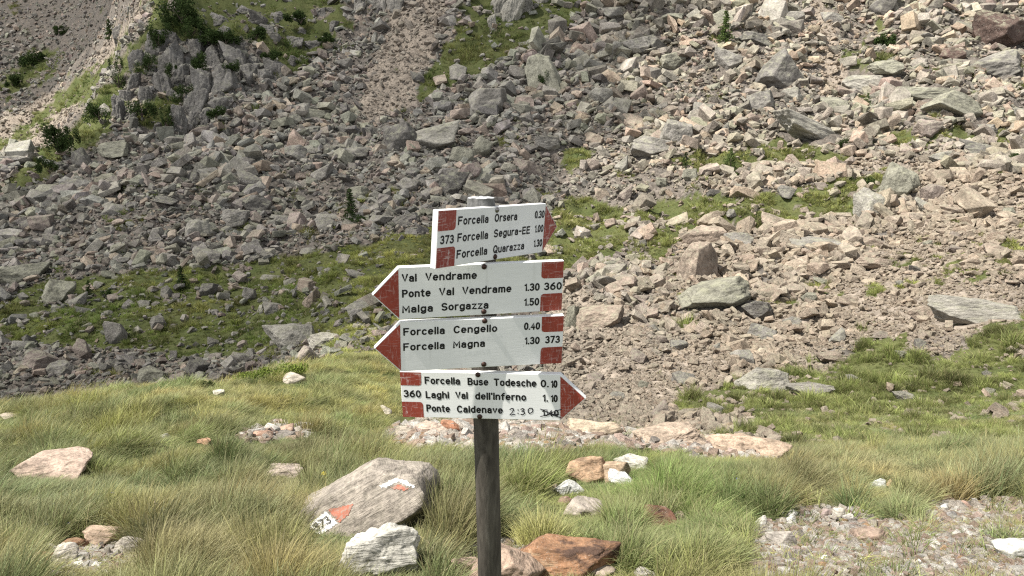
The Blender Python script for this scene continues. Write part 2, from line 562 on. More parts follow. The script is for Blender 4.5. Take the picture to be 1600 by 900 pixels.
M_BARK = plain('bark', (0.09, 0.07, 0.055), 0.95)
M_STEM = plain('plant_stem', (0.12, 0.16, 0.05), 0.8)
M_BLUE = plain('blue_petal', (0.10, 0.11, 0.42), 0.7, 0.15)
M_YELLOW = plain('yellow_petal', (0.62, 0.52, 0.05), 0.7, 0.15)
M_FLUFF = plain('thistle_fluff', (0.33, 0.25, 0.24), 0.95, 0.25)
M_SCREW = plain('rusty_screw', (0.05, 0.028, 0.022), 0.45, 0.4, 200, 0.5, 0.7)
M_STEEL = plain('worn_steel', (0.22, 0.21, 0.20), 0.35, 0.3, 200, 0.5, 0.9)
M_INK = plain('black_lettering', (0.012, 0.012, 0.013), 0.45, 0.2, 60)
M_MARKER = plain('black_marker', (0.014, 0.014, 0.018), 0.6, 0.2, 60)


def board_mat():
    m, nt, out = new_mat('white_board_paint')
    b = NB(nt)
    tc = b.n('ShaderNodeTexCoord').outputs['Object']
    oi = b.n('ShaderNodeObjectInfo')
    off = b.n('ShaderNodeVectorMath', operation='MULTIPLY_ADD')
    b.put(off.inputs[0], oi.outputs['Random'])
    off.inputs[1].default_value = (11, 7, 5)
    b.put(off.inputs[2], tc)
    tc = off.outputs[0]
    n1 = b.noise(tc, 5, 4, 0.6)
    n2 = b.noise(b.scale(tc, (30, 30, 220)), 1.0, 3, 0.6)
    n3 = b.noise(tc, 120, 3, 0.6)
    n4 = b.noise(tc, 22, 5, 0.75)
    c = b.mix(b.ramp(n1, [(0.35, 0.0), (0.7, 1.0)]), (0.76, 0.765, 0.755), (0.70, 0.71, 0.70))
    c = b.mix(1.0, c, b.ramp(n2, [(0.3, 0.96), (0.7, 1.02)]), 'MULTIPLY')
    c = b.mix(b.ramp(n4, [(0.66, 0.0), (0.78, 0.55)]), c, (0.42, 0.40, 0.35))
    st = b.noise(b.scale(tc, (60, 60, 5)), 1.0, 4, 0.6)
    c = b.mix(b.ramp(st, [(0.58, 0.0), (0.75, 0.22)]), c, (0.38, 0.37, 0.33))
    c = b.mix(b.math('MULTIPLY', b.ramp(n3, [(0.69, 0.0), (0.74, 0.7)]), b.ramp(n1, [(0.5, 0.0), (0.62, 1.0)])), c, (0.16, 0.15, 0.12))
    b.bsdf(out, c, 0.55, b.bump(n2, 0.10, 0.002), 0.3)
    return m


def red_mat():
    m, nt, out = new_mat('worn_red_paint')
    b = NB(nt)
    oi = b.n('ShaderNodeObjectInfo')
    tc = b.n('ShaderNodeTexCoord').outputs['Object']
    off = b.n('ShaderNodeVectorMath', operation='MULTIPLY_ADD')
    b.put(off.inputs[0], oi.outputs['Random'])
    off.inputs[1].default_value = (3, 5, 7)
    b.put(off.inputs[2], tc)
    v = off.outputs[0]
    n1 = b.noise(v, 9, 4, 0.6)
    c = b.mix(b.ramp(n1, [(0.3, 0.0), (0.7, 1.0)]), (0.215, 0.034, 0.022), (0.30, 0.055, 0.036))
    wearlevel = b.ramp(oi.outputs['Color'], [(0.0, 0.0), (1.0, 1.0)])
    s1 = b.noise(b.scale(v, (26, 26, 230)), 1.0, 4, 0.65, dist=0.6)
    s2 = b.noise(b.scale(v, (210, 26, 30)), 1.0, 4, 0.65, dist=0.8)
    n3 = b.noise(v, 45, 5, 0.75)
    sc = b.math('MAXIMUM', b.ramp(s1, [(0.55, 0.0), (0.66, 0.85)]), b.ramp(s2, [(0.55, 0.0), (0.66, 0.85)]))
    w = b.math('MULTIPLY', sc, b.ramp(n3, [(0.38, 0.0), (0.55, 1.0)]))
    w = b.math('MULTIPLY', w, wearlevel)
    c = b.mix(w, c, (0.58, 0.50, 0.48))
    b.bsdf(out, c, 0.5, None, 0.35)
    return m


M_BOARD, M_RED = board_mat(), red_mat()


def wood_mat():
    m, nt, out = new_mat('weathered_post_wood')
    b = NB(nt)
    tc = b.n('ShaderNodeTexCoord').outputs['Object']
    g1 = b.noise(b.scale(tc, (26, 26, 1.6)), 1.0, 6, 0.65, dist=1.2)
    g2 = b.noise(b.scale(tc, (110, 110, 3.5)), 1.0, 4, 0.7, dist=0.5)
    n = b.noise(tc, 3.0, 3, 0.6)
    c = b.ramp(g1, [(0.25, (0.035, 0.030, 0.025)), (0.5, (0.075, 0.066, 0.055)), (0.62, (0.095, 0.085, 0.071)), (0.8, (0.17, 0.155, 0.135))])
    c = b.mix(1.0, c, b.ramp(g2, [(0.35, 0.7), (0.6, 1.12)]), 'MULTIPLY')
    c = b.mix(1.0, c, b.ramp(n, [(0.3, 0.75), (0.7, 1.3)]), 'MULTIPLY')
    # upper end bleached by the weather
    sx = b.n('ShaderNodeSeparateXYZ')
    b.put(sx.inputs[0], tc)
    c = b.mix(b.ramp(b.math('ADD', sx.outputs[2], b.math('MULTIPLY', g1, 0.1)), [(1.55 / 2, 0.0), (1.0, 0.0)]), c, (0.3, 0.3, 0.3))
    b.bsdf(out, c, 0.85, b.bump(b.math('ADD', g1, b.math('MULTIPLY', g2, 0.6)), 0.6, 0.004), 0.2)
    return m


M_WOOD = wood_mat()
M_ENDGRAIN = plain('bleached_wood', (0.36, 0.37, 0.38), 0.9, 0.3, 70)
M_OLDWOOD = plain('grey_wood', (0.15, 0.15, 0.145), 0.9, 0.45, 45)


def paint_on_rock(name, col):
    m, nt, out = new_mat(name)
    b = NB(nt)
    tc = b.n('ShaderNodeTexCoord').outputs['Object']
    n = b.noise(tc, 55, 5, 0.75)
    c = b.mix(b.ramp(n, [(0.48, 0.0), (0.62, 0.85)]), col, (0.28, 0.25, 0.215))
    b.bsdf(out, c, 0.8, b.bump(n, 0.4, 0.006), 0.2)
    return m


M_WHITEPAINT = paint_on_rock('white_blaze_paint', (0.72, 0.72, 0.70))
M_REDPAINT = paint_on_rock('red_blaze_paint', (0.36, 0.135, 0.09))

# ------------------------------------------------------------------ the land
ts = np.linspace(-1.05, 1.05, 620)
yy = np.concatenate([np.linspace(-6, 2.9, 18), np.exp(np.linspace(math.log(3.0), math.log(600), 900))])
TT, YY = np.meshgrid(ts, yy)
XX = TT * wid(YY)
ZZ = height(XX, YY)
nr, nc = XX.shape
idx = np.arange(nr * nc).reshape(nr, nc)
faces = np.stack([idx[:-1, :-1], idx[:-1, 1:], idx[1:, 1:], idx[1:, :-1]], -1).reshape(-1, 4)
land = mesh_np('mountain_land', np.stack([XX, YY, ZZ], -1).reshape(-1, 3), faces, True)
gm, fm, bm_ = masks(XX.ravel(), YY.ravel(), ZZ.ravel())
ca = land.color_attributes.new('cover', 'FLOAT_COLOR', 'POINT')
ca.data.foreach_set('color', np.stack([gm, fm, bm_, np.ones_like(gm)], -1).astype(np.float32).ravel())
tag(link('ground', land, M_GROUND), kind='structure')

# clouds overhead, out of the picture: their shadows darken the slopes across the valley


def cloud(outline, dmin, up, thick, cell, seed):
    pts = [ground_at(px, py, dmin) if dmin else Vector((px, py, float(height(px, py)))) for px, py in outline]
    pts = [p + SUN * ((up - p.z) / SUN.z) for p in pts]
    poly = [(p.x, p.y) for p in pts]
    xs, ys = [p[0] for p in poly], [p[1] for p in poly]
    gx = np.arange(min(xs) - cell * 2, max(xs) + cell * 3, cell)
    gy = np.arange(min(ys) - cell * 2, max(ys) + cell * 3, cell)
    X, Y = np.meshgrid(gx, gy)
    m = inside(poly, X + 3 * cell * fbm2(X / 14 + seed, Y / 14, 2) * 0.7, Y + 3 * cell * fbm2(X / 14, Y / 14 + seed, 2) * 0.7).astype(float)
    sm = m.copy()
    for _ in range(5):
        p = np.pad(sm, 1)
        sm = (p[:-2, 1:-1] + p[2:, 1:-1] + p[1:-1, :-2] + p[1:-1, 2:] + 2 * sm) / 6
    top = up + thick * np.clip(sm * 2 - 0.6, 0.02, 1) * (0.8 + 0.35 * fbm2(X / 22, Y / 22 + seed, 4))
    bot = up - 0.15 * thick * np.clip(sm * 2 - 0.6, 0.02, 1) * (0.8 + 0.5 * fbm2(X / 12 + 7, Y / 12, 3))
    n = X.size
    V = np.concatenate([np.stack([X, Y, top], -1).reshape(-1, 3), np.stack([X, Y, bot], -1).reshape(-1, 3)])
    I = np.arange(n).reshape(X.shape)
    on = m[:-1, :-1] > 0.5
    q = np.stack([I[:-1, :-1], I[:-1, 1:], I[1:, 1:], I[1:, :-1]], -1)
    F = [q[on], q[on][:, ::-1] + n]
    pad = np.pad(on, 1)
    for (dy, dx, a, c) in ((-1, 0, 0, 1), (1, 0, 2, 3), (0, -1, 3, 0), (0, 1, 1, 2)):
        nb = pad[1 + dy:pad.shape[0] - 1 + dy, 1 + dx:pad.shape[1] - 1 + dx]
        e = q[on & ~nb]
        F.append(np.stack([e[:, c], e[:, a], e[:, a] + n, e[:, c] + n], -1))
    F = np.concatenate(F)
    used = np.unique(F)
    remap = np.zeros(2 * n, int)
    remap[used] = np.arange(len(used))
    tag(link('cloud', mesh_np('cloud', V[used], remap[F], True), M_CLOUD), kind='structure')


M_CLOUD, _nt, _out = new_mat('thin_cloud')
_b = NB(_nt)
_d, _t, _mx = _b.n('ShaderNodeBsdfTranslucent'), _b.n('ShaderNodeBsdfTransparent'), _b.n('ShaderNodeMixShader')
_d.inputs[0].default_value = (0.95, 0.95, 0.95, 1)
_mx.inputs[0].default_value = 0.38
_nt.links.new(_t.outputs[0], _mx.inputs[1])
_nt.links.new(_d.outputs[0], _mx.inputs[2])
_nt.links.new(_mx.outputs[0], _out.inputs[0])
cloud([(-500, 660), (0, 640), (260, 615), (400, 592), (450, 560), (468, 520), (560, 455), (610, 395), (700, 345), (790, 300), (860, 255), (915, 185), (960, 120), (1050, 55), (1110, 0),
       (1140, -60), (300, -60), (262, 25), (222, 122), (150, 212), (78, 268), (10, 315), (-500, 440)], 24, 240, 24, 2.2, 3)
cloud([(-140, 282), (-133, 256), (-150, 264), (-164, 262), (-176, 252), (-225, 205), (-460, 300), (-460, 500), (-172, 350)], None, 300, 30, 4.0, 8)

# ------------------------------------------------------------------ rocks
_ICO = {}


def ico(level):
    if level not in _ICO:
        bm = bmesh.new()
        bmesh.ops.create_icosphere(bm, subdivisions=level, radius=1.0)
        v = np.array([p.co[:] for p in bm.verts])
        v /= np.linalg.norm(v, axis=1)[:, None]
        f = np.array([[q.index for q in p.verts] for p in bm.faces])
        bm.free()
        _ICO[level] = (v, f)
    return _ICO[level]


def box_planes(rg, jit=0.24, cuts=4):
    P = []
    for ax in range(3):
        for sg in (1, -1):
            q = rg.normal(0, jit, 3)
            q[ax] += sg
            if ax == 1 and sg < 0:
                q[2] += 0.35
            P.append((*q, rg.uniform(0.70, 0.95)))
    for _ in range(cuts):
        q = rg.choice([-1.0, 1.0], 3) * rg.uniform(0.35, 1.0, 3)
        P.append((*q, rg.uniform(0.72, 1.05)))
    return P


def shard_mesh(name, seed, dims):
    """a small broken block with flat faces and sharp edges"""
    rg = np.random.default_rng(seed)
    bm = bmesh.new()
    for sx in (-1, 1):
        for sy in (-1, 1):
            for sz in (-1, 1):
                if rg.random() < 0.42:      # a corner knocked off
                    for k in range(3):
                        q = np.array([sx, sy, sz], float)
                        q[k] *= rg.uniform(-0.1, 0.5)
                        bm.verts.new(q * rg.uniform(0.7, 1.0, 3) * dims)
                else:
                    bm.verts.new(np.array([sx, sy, sz]) * rg.uniform(0.62, 1.05, 3) * dims)
    r = bmesh.ops.convex_hull(bm, input=bm.verts)
    bmesh.ops.delete(bm, geom=[v for v in bm.verts if not v.link_faces], context='VERTS')
    bmesh.ops.dissolve_limit(bm, angle_limit=0.14, verts=bm.verts, edges=bm.edges)
    bmesh.ops.bevel(bm, geom=list(bm.edges), offset=0.05 * min(dims), segments=1, affect='EDGES')
    bmesh.ops.triangulate(bm, faces=bm.faces)
    me = bpy.data.meshes.new(name)
    bm.to_mesh(me)
    bm.free()
    return me


def rock_points(seed, level=3, planes=None, dims=(1, 0.8, 0.6), p=26, rough=0.05, freq=2.0, strata=0.0):
    """a broken stone: an uneven polyhedron cut by planes, worn and pitted"""
    rg = np.random.default_rng(seed)
    n, f = ico(level)
    if planes is None:
        N, D = [], []
        while len(N) < 13:
            q = rg.normal(size=3)
            q /= np.linalg.norm(q)
            if all(np.dot(q, w) < 0.8 for w in N):
                N.append(q)
                D.append(rg.uniform(0.72, 1.0))
    else:
        N = [np.array(a[:3], float) / np.linalg.norm(a[:3]) for a in planes]
        D = [a[3] for a in planes]
    N, D = np.array(N), np.array(D)
    c = np.maximum(n @ N.T, 1e-3) / D
    r = np.power(np.power(c, p).sum(1), -1.0 / p)
    v = n * r[:, None]
    if planes is None:
        v = v * np.array(dims)
    size = np.abs(v).max()
    o = rg.uniform(0, 50, 3)
    d = 0
    for k in range(4):
        d = d + vn3(v / size * freq * 2 ** k * 1.7 + o + k * 11) * 0.55 ** k
    if strata:
        d = d + strata * vn3((v / size) * np.array([1.5, 1.5, 9]) + o)
    v = v + n * (d * rough * size)[:, None]
    return v, f


def rock_mesh(name, seed, level, smooth, **kw):
    v, f = rock_points(seed, level, **kw)
    return mesh_np(name, v, f, smooth)


TINTS = {
    'grey': (0.25, 0.234, 0.21), 'dark grey': (0.155, 0.145, 0.132), 'pale': (0.325, 0.308, 0.268),
    'pinkish': (0.275, 0.228, 0.198), 'greenish grey': (0.268, 0.26, 0.208), 'tan': (0.34, 0.275, 0.22), 'reddish brown': (0.135, 0.095, 0.08), 'cliff grey': (0.165, 0.156, 0.145),
}


def points_object(name, pts, rot, scl, idx, tint, protos, kind='stuff', mat=None):
    """one object that lays copies of a few shapes on many spots"""
    pc = bpy.data.collections.new(name + '_shapes')
    for i, me in enumerate(protos):
        if mat is not None and not me.materials:
            me.materials.append(mat)
        pc.objects.link(bpy.data.objects.new('%s_shape_%02d' % (name, i), me))
    me = bpy.data.meshes.new(name)
    me.vertices.add(len(pts))
    me.vertices.foreach_set('co', np.asarray(pts, np.float32).ravel())
    for nm, ty, a, k in (('turn', 'FLOAT_VECTOR', rot, 'vector'), ('size', 'FLOAT_VECTOR', scl, 'vector'), ('tint', 'FLOAT_COLOR', tint, 'color')):
        at = me.attributes.new(nm, ty, 'POINT')
        a = np.asarray(a, np.float32)
        if ty == 'FLOAT_COLOR' and a.shape[1] == 3:
            a = np.concatenate([a, np.ones((len(a), 1), np.float32)], 1)
        at.data.foreach_set(k, np.ascontiguousarray(a).ravel())
    at = me.attributes.new('which', 'INT', 'POINT')
    at.data.foreach_set('value', np.asarray(idx, np.int32))
    o = link(name, me)
    ng = bpy.data.node_groups.new(name, 'GeometryNodeTree')
    ng.interface.new_socket('Geometry', in_out='INPUT', socket_type='NodeSocketGeometry')
    ng.interface.new_socket('Geometry', in_out='OUTPUT', socket_type='NodeSocketGeometry')
    N, L = ng.nodes, ng.links
    gi, go = N.new('NodeGroupInput'), N.new('NodeGroupOutput')
    ci = N.new('GeometryNodeCollectionInfo')
    ci.inputs['Collection'].default_value = pc
    ci.inputs['Separate Children'].default_value = True
    ci.inputs['Reset Children'].default_value = True
    ip = N.new('GeometryNodeInstanceOnPoints')
    ip.inputs['Pick Instance'].default_value = True

    def named(nm, ty):
        a = N.new('GeometryNodeInputNamedAttribute')
        a.data_type = ty
        a.inputs['Name'].default_value = nm
        return a.outputs['Attribute']
    er = N.new('FunctionNodeEulerToRotation')
    L.new(named('turn', 'FLOAT_VECTOR'), er.inputs[0])
    L.new(gi.outputs[0], ip.inputs['Points'])
    L.new(ci.outputs[0], ip.inputs['Instance'])
    L.new(named('which', 'INT'), ip.inputs['Instance Index'])
    L.new(er.outputs[0], ip.inputs['Rotation'])
    L.new(named('size', 'FLOAT_VECTOR'), ip.inputs['Scale'])
    L.new(ip.outputs[0], go.inputs[0])
    md = o.modifiers.new('spread', 'NODES')
    md.node_group = ng
    return tag(o, kind=kind)


def slope(x, y):
    e = np.maximum(np.abs(y) * 0.01, 0.05)
    return (height(x + e, y) - height(x - e, y)) / (2 * e), (height(x, y + e) - height(x, y - e)) / (2 * e)


SCREE_PROTOS = [shard_mesh('scree_rock', 100 + i, np.array((1.0, RNG.uniform(0.5, 0.9), RNG.uniform(0.22, 0.66)))) for i in range(26)]

BOULDERS = []      # (x, y, radius) of the boulders that are things of their own


def pick_tints(n, rg, names, w):
    t = np.array([TINTS[k] for k in names])
    c = t[rg.choice(len(names), n, p=np.array(w) / sum(w))]
    return c * rg.uniform(0.70, 1.18, (n, 1)) * rg.uniform(0.96, 1.04, (n, 3))


def scatter_scree(n, s0, s1, expo, seed, cls):
    rg = np.random.default_rng(seed)
    t = rg.uniform(-0.86, 0.86, n)
    s = rg.uniform(math.log(12.5), math.log(480), n)
    y = np.exp(s)
    x = t * y
    z = height(x, y)
    gr, fi, _ = masks(x, y, z)
    px, py, d = project(x, y, z)
    keep = (py > -160) & (py < 860) & (rg.random(n) < np.where(gr > 0.5, np.where(px < 620, 0.07, 0.02) if cls == 'big' else np.where(px < 620, 0.13, 0.085), 1.0)) & (y > np.where(px < 760, 20, 12))
    if cls == 'big':
        keep &= (fi < 0.5) | ((rg.random(n) < 0.28) & (py > 200))
        keep &= y < 170
    if cls == 'mid':
        keep &= (fi < 0.5) | (rg.random(n) < np.where(py > 200, 1.0, 0.6))
    if cls == 'small':
        keep &= (fi > 0.5) | (rg.random(n) < 0.4)
    u = rg.random(n)
    sz = (s0 ** (1 - expo) + u * (s1 ** (1 - expo) - s0 ** (1 - expo))) ** (1 / (1 - expo))
    sz = sz * np.clip(1.0 + 0.55 * fbm2(t * 9 + 0.35 * s * 9, s * 7, 2), 0.6, 1.6)
    sz = np.where(y > 150, np.clip(sz * 0.6, 2.8, 9), sz)
    sz = np.where((y < 30) & (px > 700), sz * 0.9, sz)
    r = sz * d / FOC * 0.5
    x, y, z, r, px, py, fi = (a[keep] for a in (x, y, z, r, px, py, fi))
    for bx, by, br in BOULDERS:
        near = (np.abs(x - bx) < br * 0.8) & (np.abs(y - by) < br * 0.8)
        if near.any():
            k = ~near
            x, y, z, r, px, py, fi = (a[k] for a in (x, y, z, r, px, py, fi))
    m = len(x)
    gx, gy = slope(x, y)
    rot = np.stack([np.arctan(gy) * 0.8 + rg.normal(0, 0.42, m), -np.arctan(gx) * 0.8 + rg.normal(0, 0.42, m), rg.uniform(0, 6.28, m)], 1)
    scl = r[:, None] * rg.uniform(0.8, 1.25, (m, 3))
    z = z + r * rg.uniform(-0.15, 0.85 if cls != 'small' else 0.4, m)
    names = ['grey', 'dark grey', 'pale', 'pinkish', 'greenish grey', 'tan']
    col = pick_tints(m, rg, names, [4, 1.6, 1.4, 1.5, 1.8, 1.5])
    pink = np.clip((px - 860) / 240, 0, 1) * np.clip((py - 180) / 160, 0, 1)
    warm = np.maximum(fi * 0.75, pink * 0.6)[:, None]
    pt = np.array((0.30, 0.253, 0.208)) * rg.uniform(0.8, 1.25, (m, 1)) 
    col = col * (1 - warm) + pt * warm
    # sunlit right side: the sun's warmth and brightness put into the scree tint
    col = col * (1 + np.clip((px - 820) / 250, 0, 1)[:, None] * np.array((0.12, 0.07, 0.0)))
    return np.stack([x, y, z], 1), rot, scl, rg.integers(0, len(SCREE_PROTOS), m), col


# every boulder that stands out: (column, row, width, height in the view, tone, label or None)
BIG = [
    (761, 161, 66, 54, 'grey', 'big grey block of rock on the shaded slope straight above the signpost'),
    (847, 116, 46, 70, 'greenish grey', 'tall pale lichen covered slab leaning on the slope above the signpost'),
    (625, 217, 54, 46, 'dark grey', 'dark boulder wedged against a pale tilted slab in mid slope'),
    (669, 217, 64, 36, 'pale', 'pale tilted slab right beside the dark wedged boulder in mid slope'),
    (698, 291, 48, 42, 'dark grey', 'dark rounded block just up and left of the post top'),
    (723, 245, 36, 35, 'greenish grey', None), (992, 73, 45, 32, 'grey', None), (856, 224, 40, 25, 'grey', None), (824, 262, 35, 30, 'pinkish', None),
    (1024, 68, 34, 24, 'dark grey', None), (1057, 212, 46, 46, 'grey', None), (1017, 228, 58, 34, 'grey', None), (1052, 95, 42, 30, 'greenish grey', None),
    (751, 232, 30, 34, 'greenish grey', None), (558, 240, 42, 28, 'grey', None), (715, 112, 26, 24, 'grey', None), (900, 90, 34, 26, 'grey', None),
    (1217, 115, 76, 56, 'dark grey', 'largest dark rounded boulder high on the right, below the gravel trail'),
    (1565, 48, 84, 66, 'reddish brown', 'big reddish brown rock at the upper right corner'),
    (1562, 102, 84, 42, 'grey', 'grey sloping ledge under the reddish brown rock at the upper right'),
    (1355, 131, 68, 30, 'pale', 'pale flat topped slab right of the foot of the gravel trail'),
    (1390, 106, 52, 24, 'greenish grey', None), (1302, 165, 48, 24, 'greenish grey', None),
    (1278, 206, 116, 34, 'pale', 'broad low slab with a broken front edge, below the gravel trail'),
    (1505, 166, 80, 36, 'greenish grey', 'layered grey green outcrop at the right edge of the slope'), (1460, 147, 100, 24, 'greenish grey', None),
    (1547, 242, 78, 28, 'dark grey', 'dark undercut ledge by the right edge, above the tan debris'),
    (1476, 246, 40, 18, 'pale', None), (1404, 289, 52, 52, 'greenish grey', 'upright sharp cornered block on the terrace at right'),
    (1491, 86, 36, 24, 'reddish brown', None), (1183, 60, 52, 22, 'dark grey', None), (1380, 14, 38, 34, 'dark grey', None), (1302, 27, 28, 20, 'grey', None),
    (1140, 95, 50, 34, 'grey', None), (1100, 171, 36, 22, 'grey', None), (1187, 160, 42, 36, 'grey', None), (1243, 152, 36, 28, 'pale', None),
    (1448, 203, 40, 32, 'pinkish', None), (1460, 301, 34, 28, 'pinkish', None), (1357, 324, 44, 46, 'pale', 'bright upright boulder beside the sharp cornered block on the terrace'),
    (1453, 327, 30, 16, 'pale', None), (1105, 369, 56, 34, 'tan', None), (1154, 375, 42, 25, 'grey', None), (1215, 349, 46, 22, 'tan', None),
    (1089, 413, 58, 70, 'tan', 'tall tan slab leaning over the rubble, right of the white boards'),
    (1131, 461, 118, 46, 'greenish grey', 'long grey green slab lying below the tall leaning tan slab'),
    (940, 497, 78, 36, 'tan', 'wedge shaped tan slab just right of the middle boards'),
    (894, 497, 24, 46, 'greenish grey', 'narrow upright block between the boards and the wedge shaped slab'),
    (1280, 386, 72, 30, 'grey', None), (1369, 412, 50, 22, 'tan', None), (1364, 382, 48, 18, 'tan', None),
    (1537, 490, 130, 36, 'pale', 'largest pale flat slab above the grass at the right edge'),
    (1446, 489, 42, 22, 'tan', None), (1196, 598, 90, 38, 'pale', 'pale pointed slab in the grass below the debris slope'),
    (1268, 610, 72, 22, 'grey', 'flat grey slab in the grass, right next to the pale pointed one'),
    (1310, 530, 24, 15, 'pale', 'small white stone alone on the tan debris slope'),
    (1303, 560, 42, 16, 'tan', 'flat orange tan stone at the upper edge of the right grass'),
    (1163, 558, 38, 20, 'grey', None), (1193, 525, 46, 22, 'grey', None), (1242, 504, 38, 14, 'grey', None), (1009, 469, 34, 14, 'pinkish', None),
    (1187, 488, 42, 32, 'dark grey', None), (1415, 620, 32, 12, 'pale', None), (1068, 590, 30, 16, 'grey', None), (1000, 560, 26, 16, 'pinkish', None),
    (26, 430, 60, 34, 'greenish grey', 'broad grey slab at the left edge, above the shaded grass band'),
    (85, 461, 44, 44, 'greenish grey', 'tall grey boulder in the left end of the shaded grass band'),
    (121, 473, 22, 18, 'grey', None), (181, 523, 30, 38, 'grey', 'upright grey stone at the lower rim of the shaded grass band'),
    (55, 568, 50, 32, 'pinkish', None), (90, 579, 40, 20, 'grey', None), (234, 590, 46, 30, 'greenish grey', 'flat greenish boulder just above the meadow crest at left'),
    (128, 551, 26, 20, 'pinkish', None), (306, 361, 42, 34, 'pale', 'pale peaked block in the shaded scree at left'), (367, 342, 40, 32, 'grey', None),
    (400, 320, 42, 30, 'dark grey', None), (259, 456, 17, 20, 'grey', None), (390, 460, 20, 24, 'grey', 'small upright grey stone in the middle of the shaded grass band'),
    (480, 447, 34, 24, 'tan', None), (484, 474, 25, 22, 'tan', None), (427, 481, 26, 20, 'grey', None), (559, 481, 38, 18, 'pale', None),
    (461, 529, 64, 46, 'pale', 'pale rock hump with white patches at the head of the meadow'), (505, 534, 52, 26, 'pale', None), (435, 530, 18, 16, 'grey', None),
    (303, 577, 28, 30, 'dark grey', None), (378, 562, 30, 18, 'grey', None), (257, 313, 34, 12, 'dark grey', None), (325, 402, 38, 18, 'grey', None),
    (175, 233, 54, 28, 'greenish grey', 'flat slab with a dark hollow under it, below the cliff at left'), (460, 237, 38, 26, 'grey', 'grey block alone in the shaded scree right of the cliff'),
    (317, 221, 28, 30, 'grey', None), (490, 183, 36, 22, 'greenish grey', None), (116, 292, 46, 22, 'grey', None), (74, 302, 36, 28, 'greenish grey', None),
    (306, 280, 22, 26, 'dark grey', None), (392, 287, 36, 24, 'grey', None), (245, 270, 24, 16, 'pinkish', None), (125, 250, 30, 36, 'dark grey', None),
    (540, 100, 24, 18, 'grey', None), (610, 255, 30, 22, 'grey', None), (640, 290, 34, 24, 'grey', None), (560, 300, 34, 20, 'greenish grey', None),
    (500, 275, 30, 22, 'grey', None), (440, 345, 34, 22, 'grey', None), (180, 330, 36, 22, 'grey', None), (60, 350, 36, 24, 'pinkish', None), (510, 350, 36, 20, 'grey', None),
    (640, 345, 40, 18, 'grey', None), (590, 345, 32, 16, 'grey', None), (940, 150, 36, 28, 'pale', None), (985, 190, 36, 26, 'tan', None), (930, 220, 30, 20, 'tan', None),
    (1120, 30, 40, 24, 'greenish grey', None), (1050, 30, 44, 22, 'greenish grey', None), (960, 20, 36, 22, 'grey', None), (1240, 30, 36, 22, 'grey', None), (1450, 60, 34, 20, 'grey', None),
    (1540, 205, 40, 22, 'grey', None), (1590, 180, 40, 26, 'grey', None), (1500, 330, 34, 16, 'tan', None), (1560, 390, 36, 14, 'tan', None), (1330, 470, 36, 14, 'tan', None),
    (1060, 540, 34, 14, 'grey', None), (930, 590, 26, 14, 'pinkish', None), (965, 620, 26, 12, 'grey', None), (1120, 640, 30, 14, 'grey', None), (1030, 648, 36, 14, 'pinkish', None),
]
LANDMARKS = [
    (548, 325, 'the small conifer up left of the boards'), (285, 435, 'the dwarf conifer in the shaded grass band'), (1138, 262, 'the bushy green pine on the terrace'), (1070, 255, 'the little round pine above the right grass'),
    (1132, 45, 'the lone larch high on the right'), (1217, 115, 'the largest dark boulder at right'), (1300, 80, 'the gravel trail'), (1565, 50, 'the reddish brown corner rock'),
    (1278, 206, 'the broad low slab'), (1404, 289, 'the sharp cornered terrace block'), (1537, 489, 'the largest pale slab at the right edge'), (1089, 413, 'the tall leaning tan slab'),
    (847, 116, 'the tall lichen slab'), (761, 161, 'the big grey block above the signpost'), (625, 217, 'the dark wedged boulder'), (350, 130, 'the shaded cliff'), (760, 60, 'the green gully at the top'),
    (181, 523, 'the upright stone below the grass band'), (306, 361, 'the pale peaked block'), (85, 461, 'the tall boulder in the grass band'), (460, 237, 'the lone grey block right of the cliff'), (26, 430, 'the broad left edge slab'),
    (860, 340, 'the top board'), (940, 497, 'the wedge shaped tan slab'), (1196, 598, 'the pale pointed slab'), (461, 529, 'the pale rock hump above the meadow'), (234, 590, 'the flat boulder above the meadow crest'),
    (175, 233, 'the slab with a dark hollow'), (1505, 166, 'the layered outcrop'), (1355, 324, 'the bright upright terrace boulder'), (1131, 461, 'the long grey green slab'),
]


def relation(px, py, lm):
    dx, dy = px - lm[0], py - lm[1]
    d = math.hypot(dx, dy)
    far = 'close ' if d < 45 else ('' if d < 100 else 'well ')
    if abs(dx) > 2.2 * abs(dy):
        w = 'right of' if dx > 0 else 'left of'
    elif abs(dy) > 2.2 * abs(dx):
        w = 'below' if dy > 0 else 'above'
    else:
        w = ('below and ' if dy > 0 else 'above and ') + ('right of' if dx > 0 else 'left of')
    return far + w + ' ' + lm[2]


def shape_word(w, h):
    return 'flat slab' if h / w < 0.48 else ('low block' if h / w < 0.66 else ('blocky boulder' if h / w < 0.92 else 'upright boulder'))


SEEN_LABELS = {}


def auto_label(px, py, w, h, tone):
    size = 'small' if w < 22 else ('medium' if w < 34 else 'large')
    lms = sorted(LANDMARKS, key=lambda l: math.hypot(l[0] - px, l[1] - py))
    lms = [l for l in lms if math.hypot(l[0] - px, l[1] - py) > 8]
    for lm in lms[:6]:
        s = '%s %s %s %s' % (size, tone, shape_word(w, h), relation(px, py, lm))
        if len(s.split()) <= 16 and s not in SEEN_LABELS:
            SEEN_LABELS[s] = 1
            return s
    return '%s %s %s %s' % (size, tone, shape_word(w, h), relation(px, py, lms[0]))


BOULDER_POOL = {}


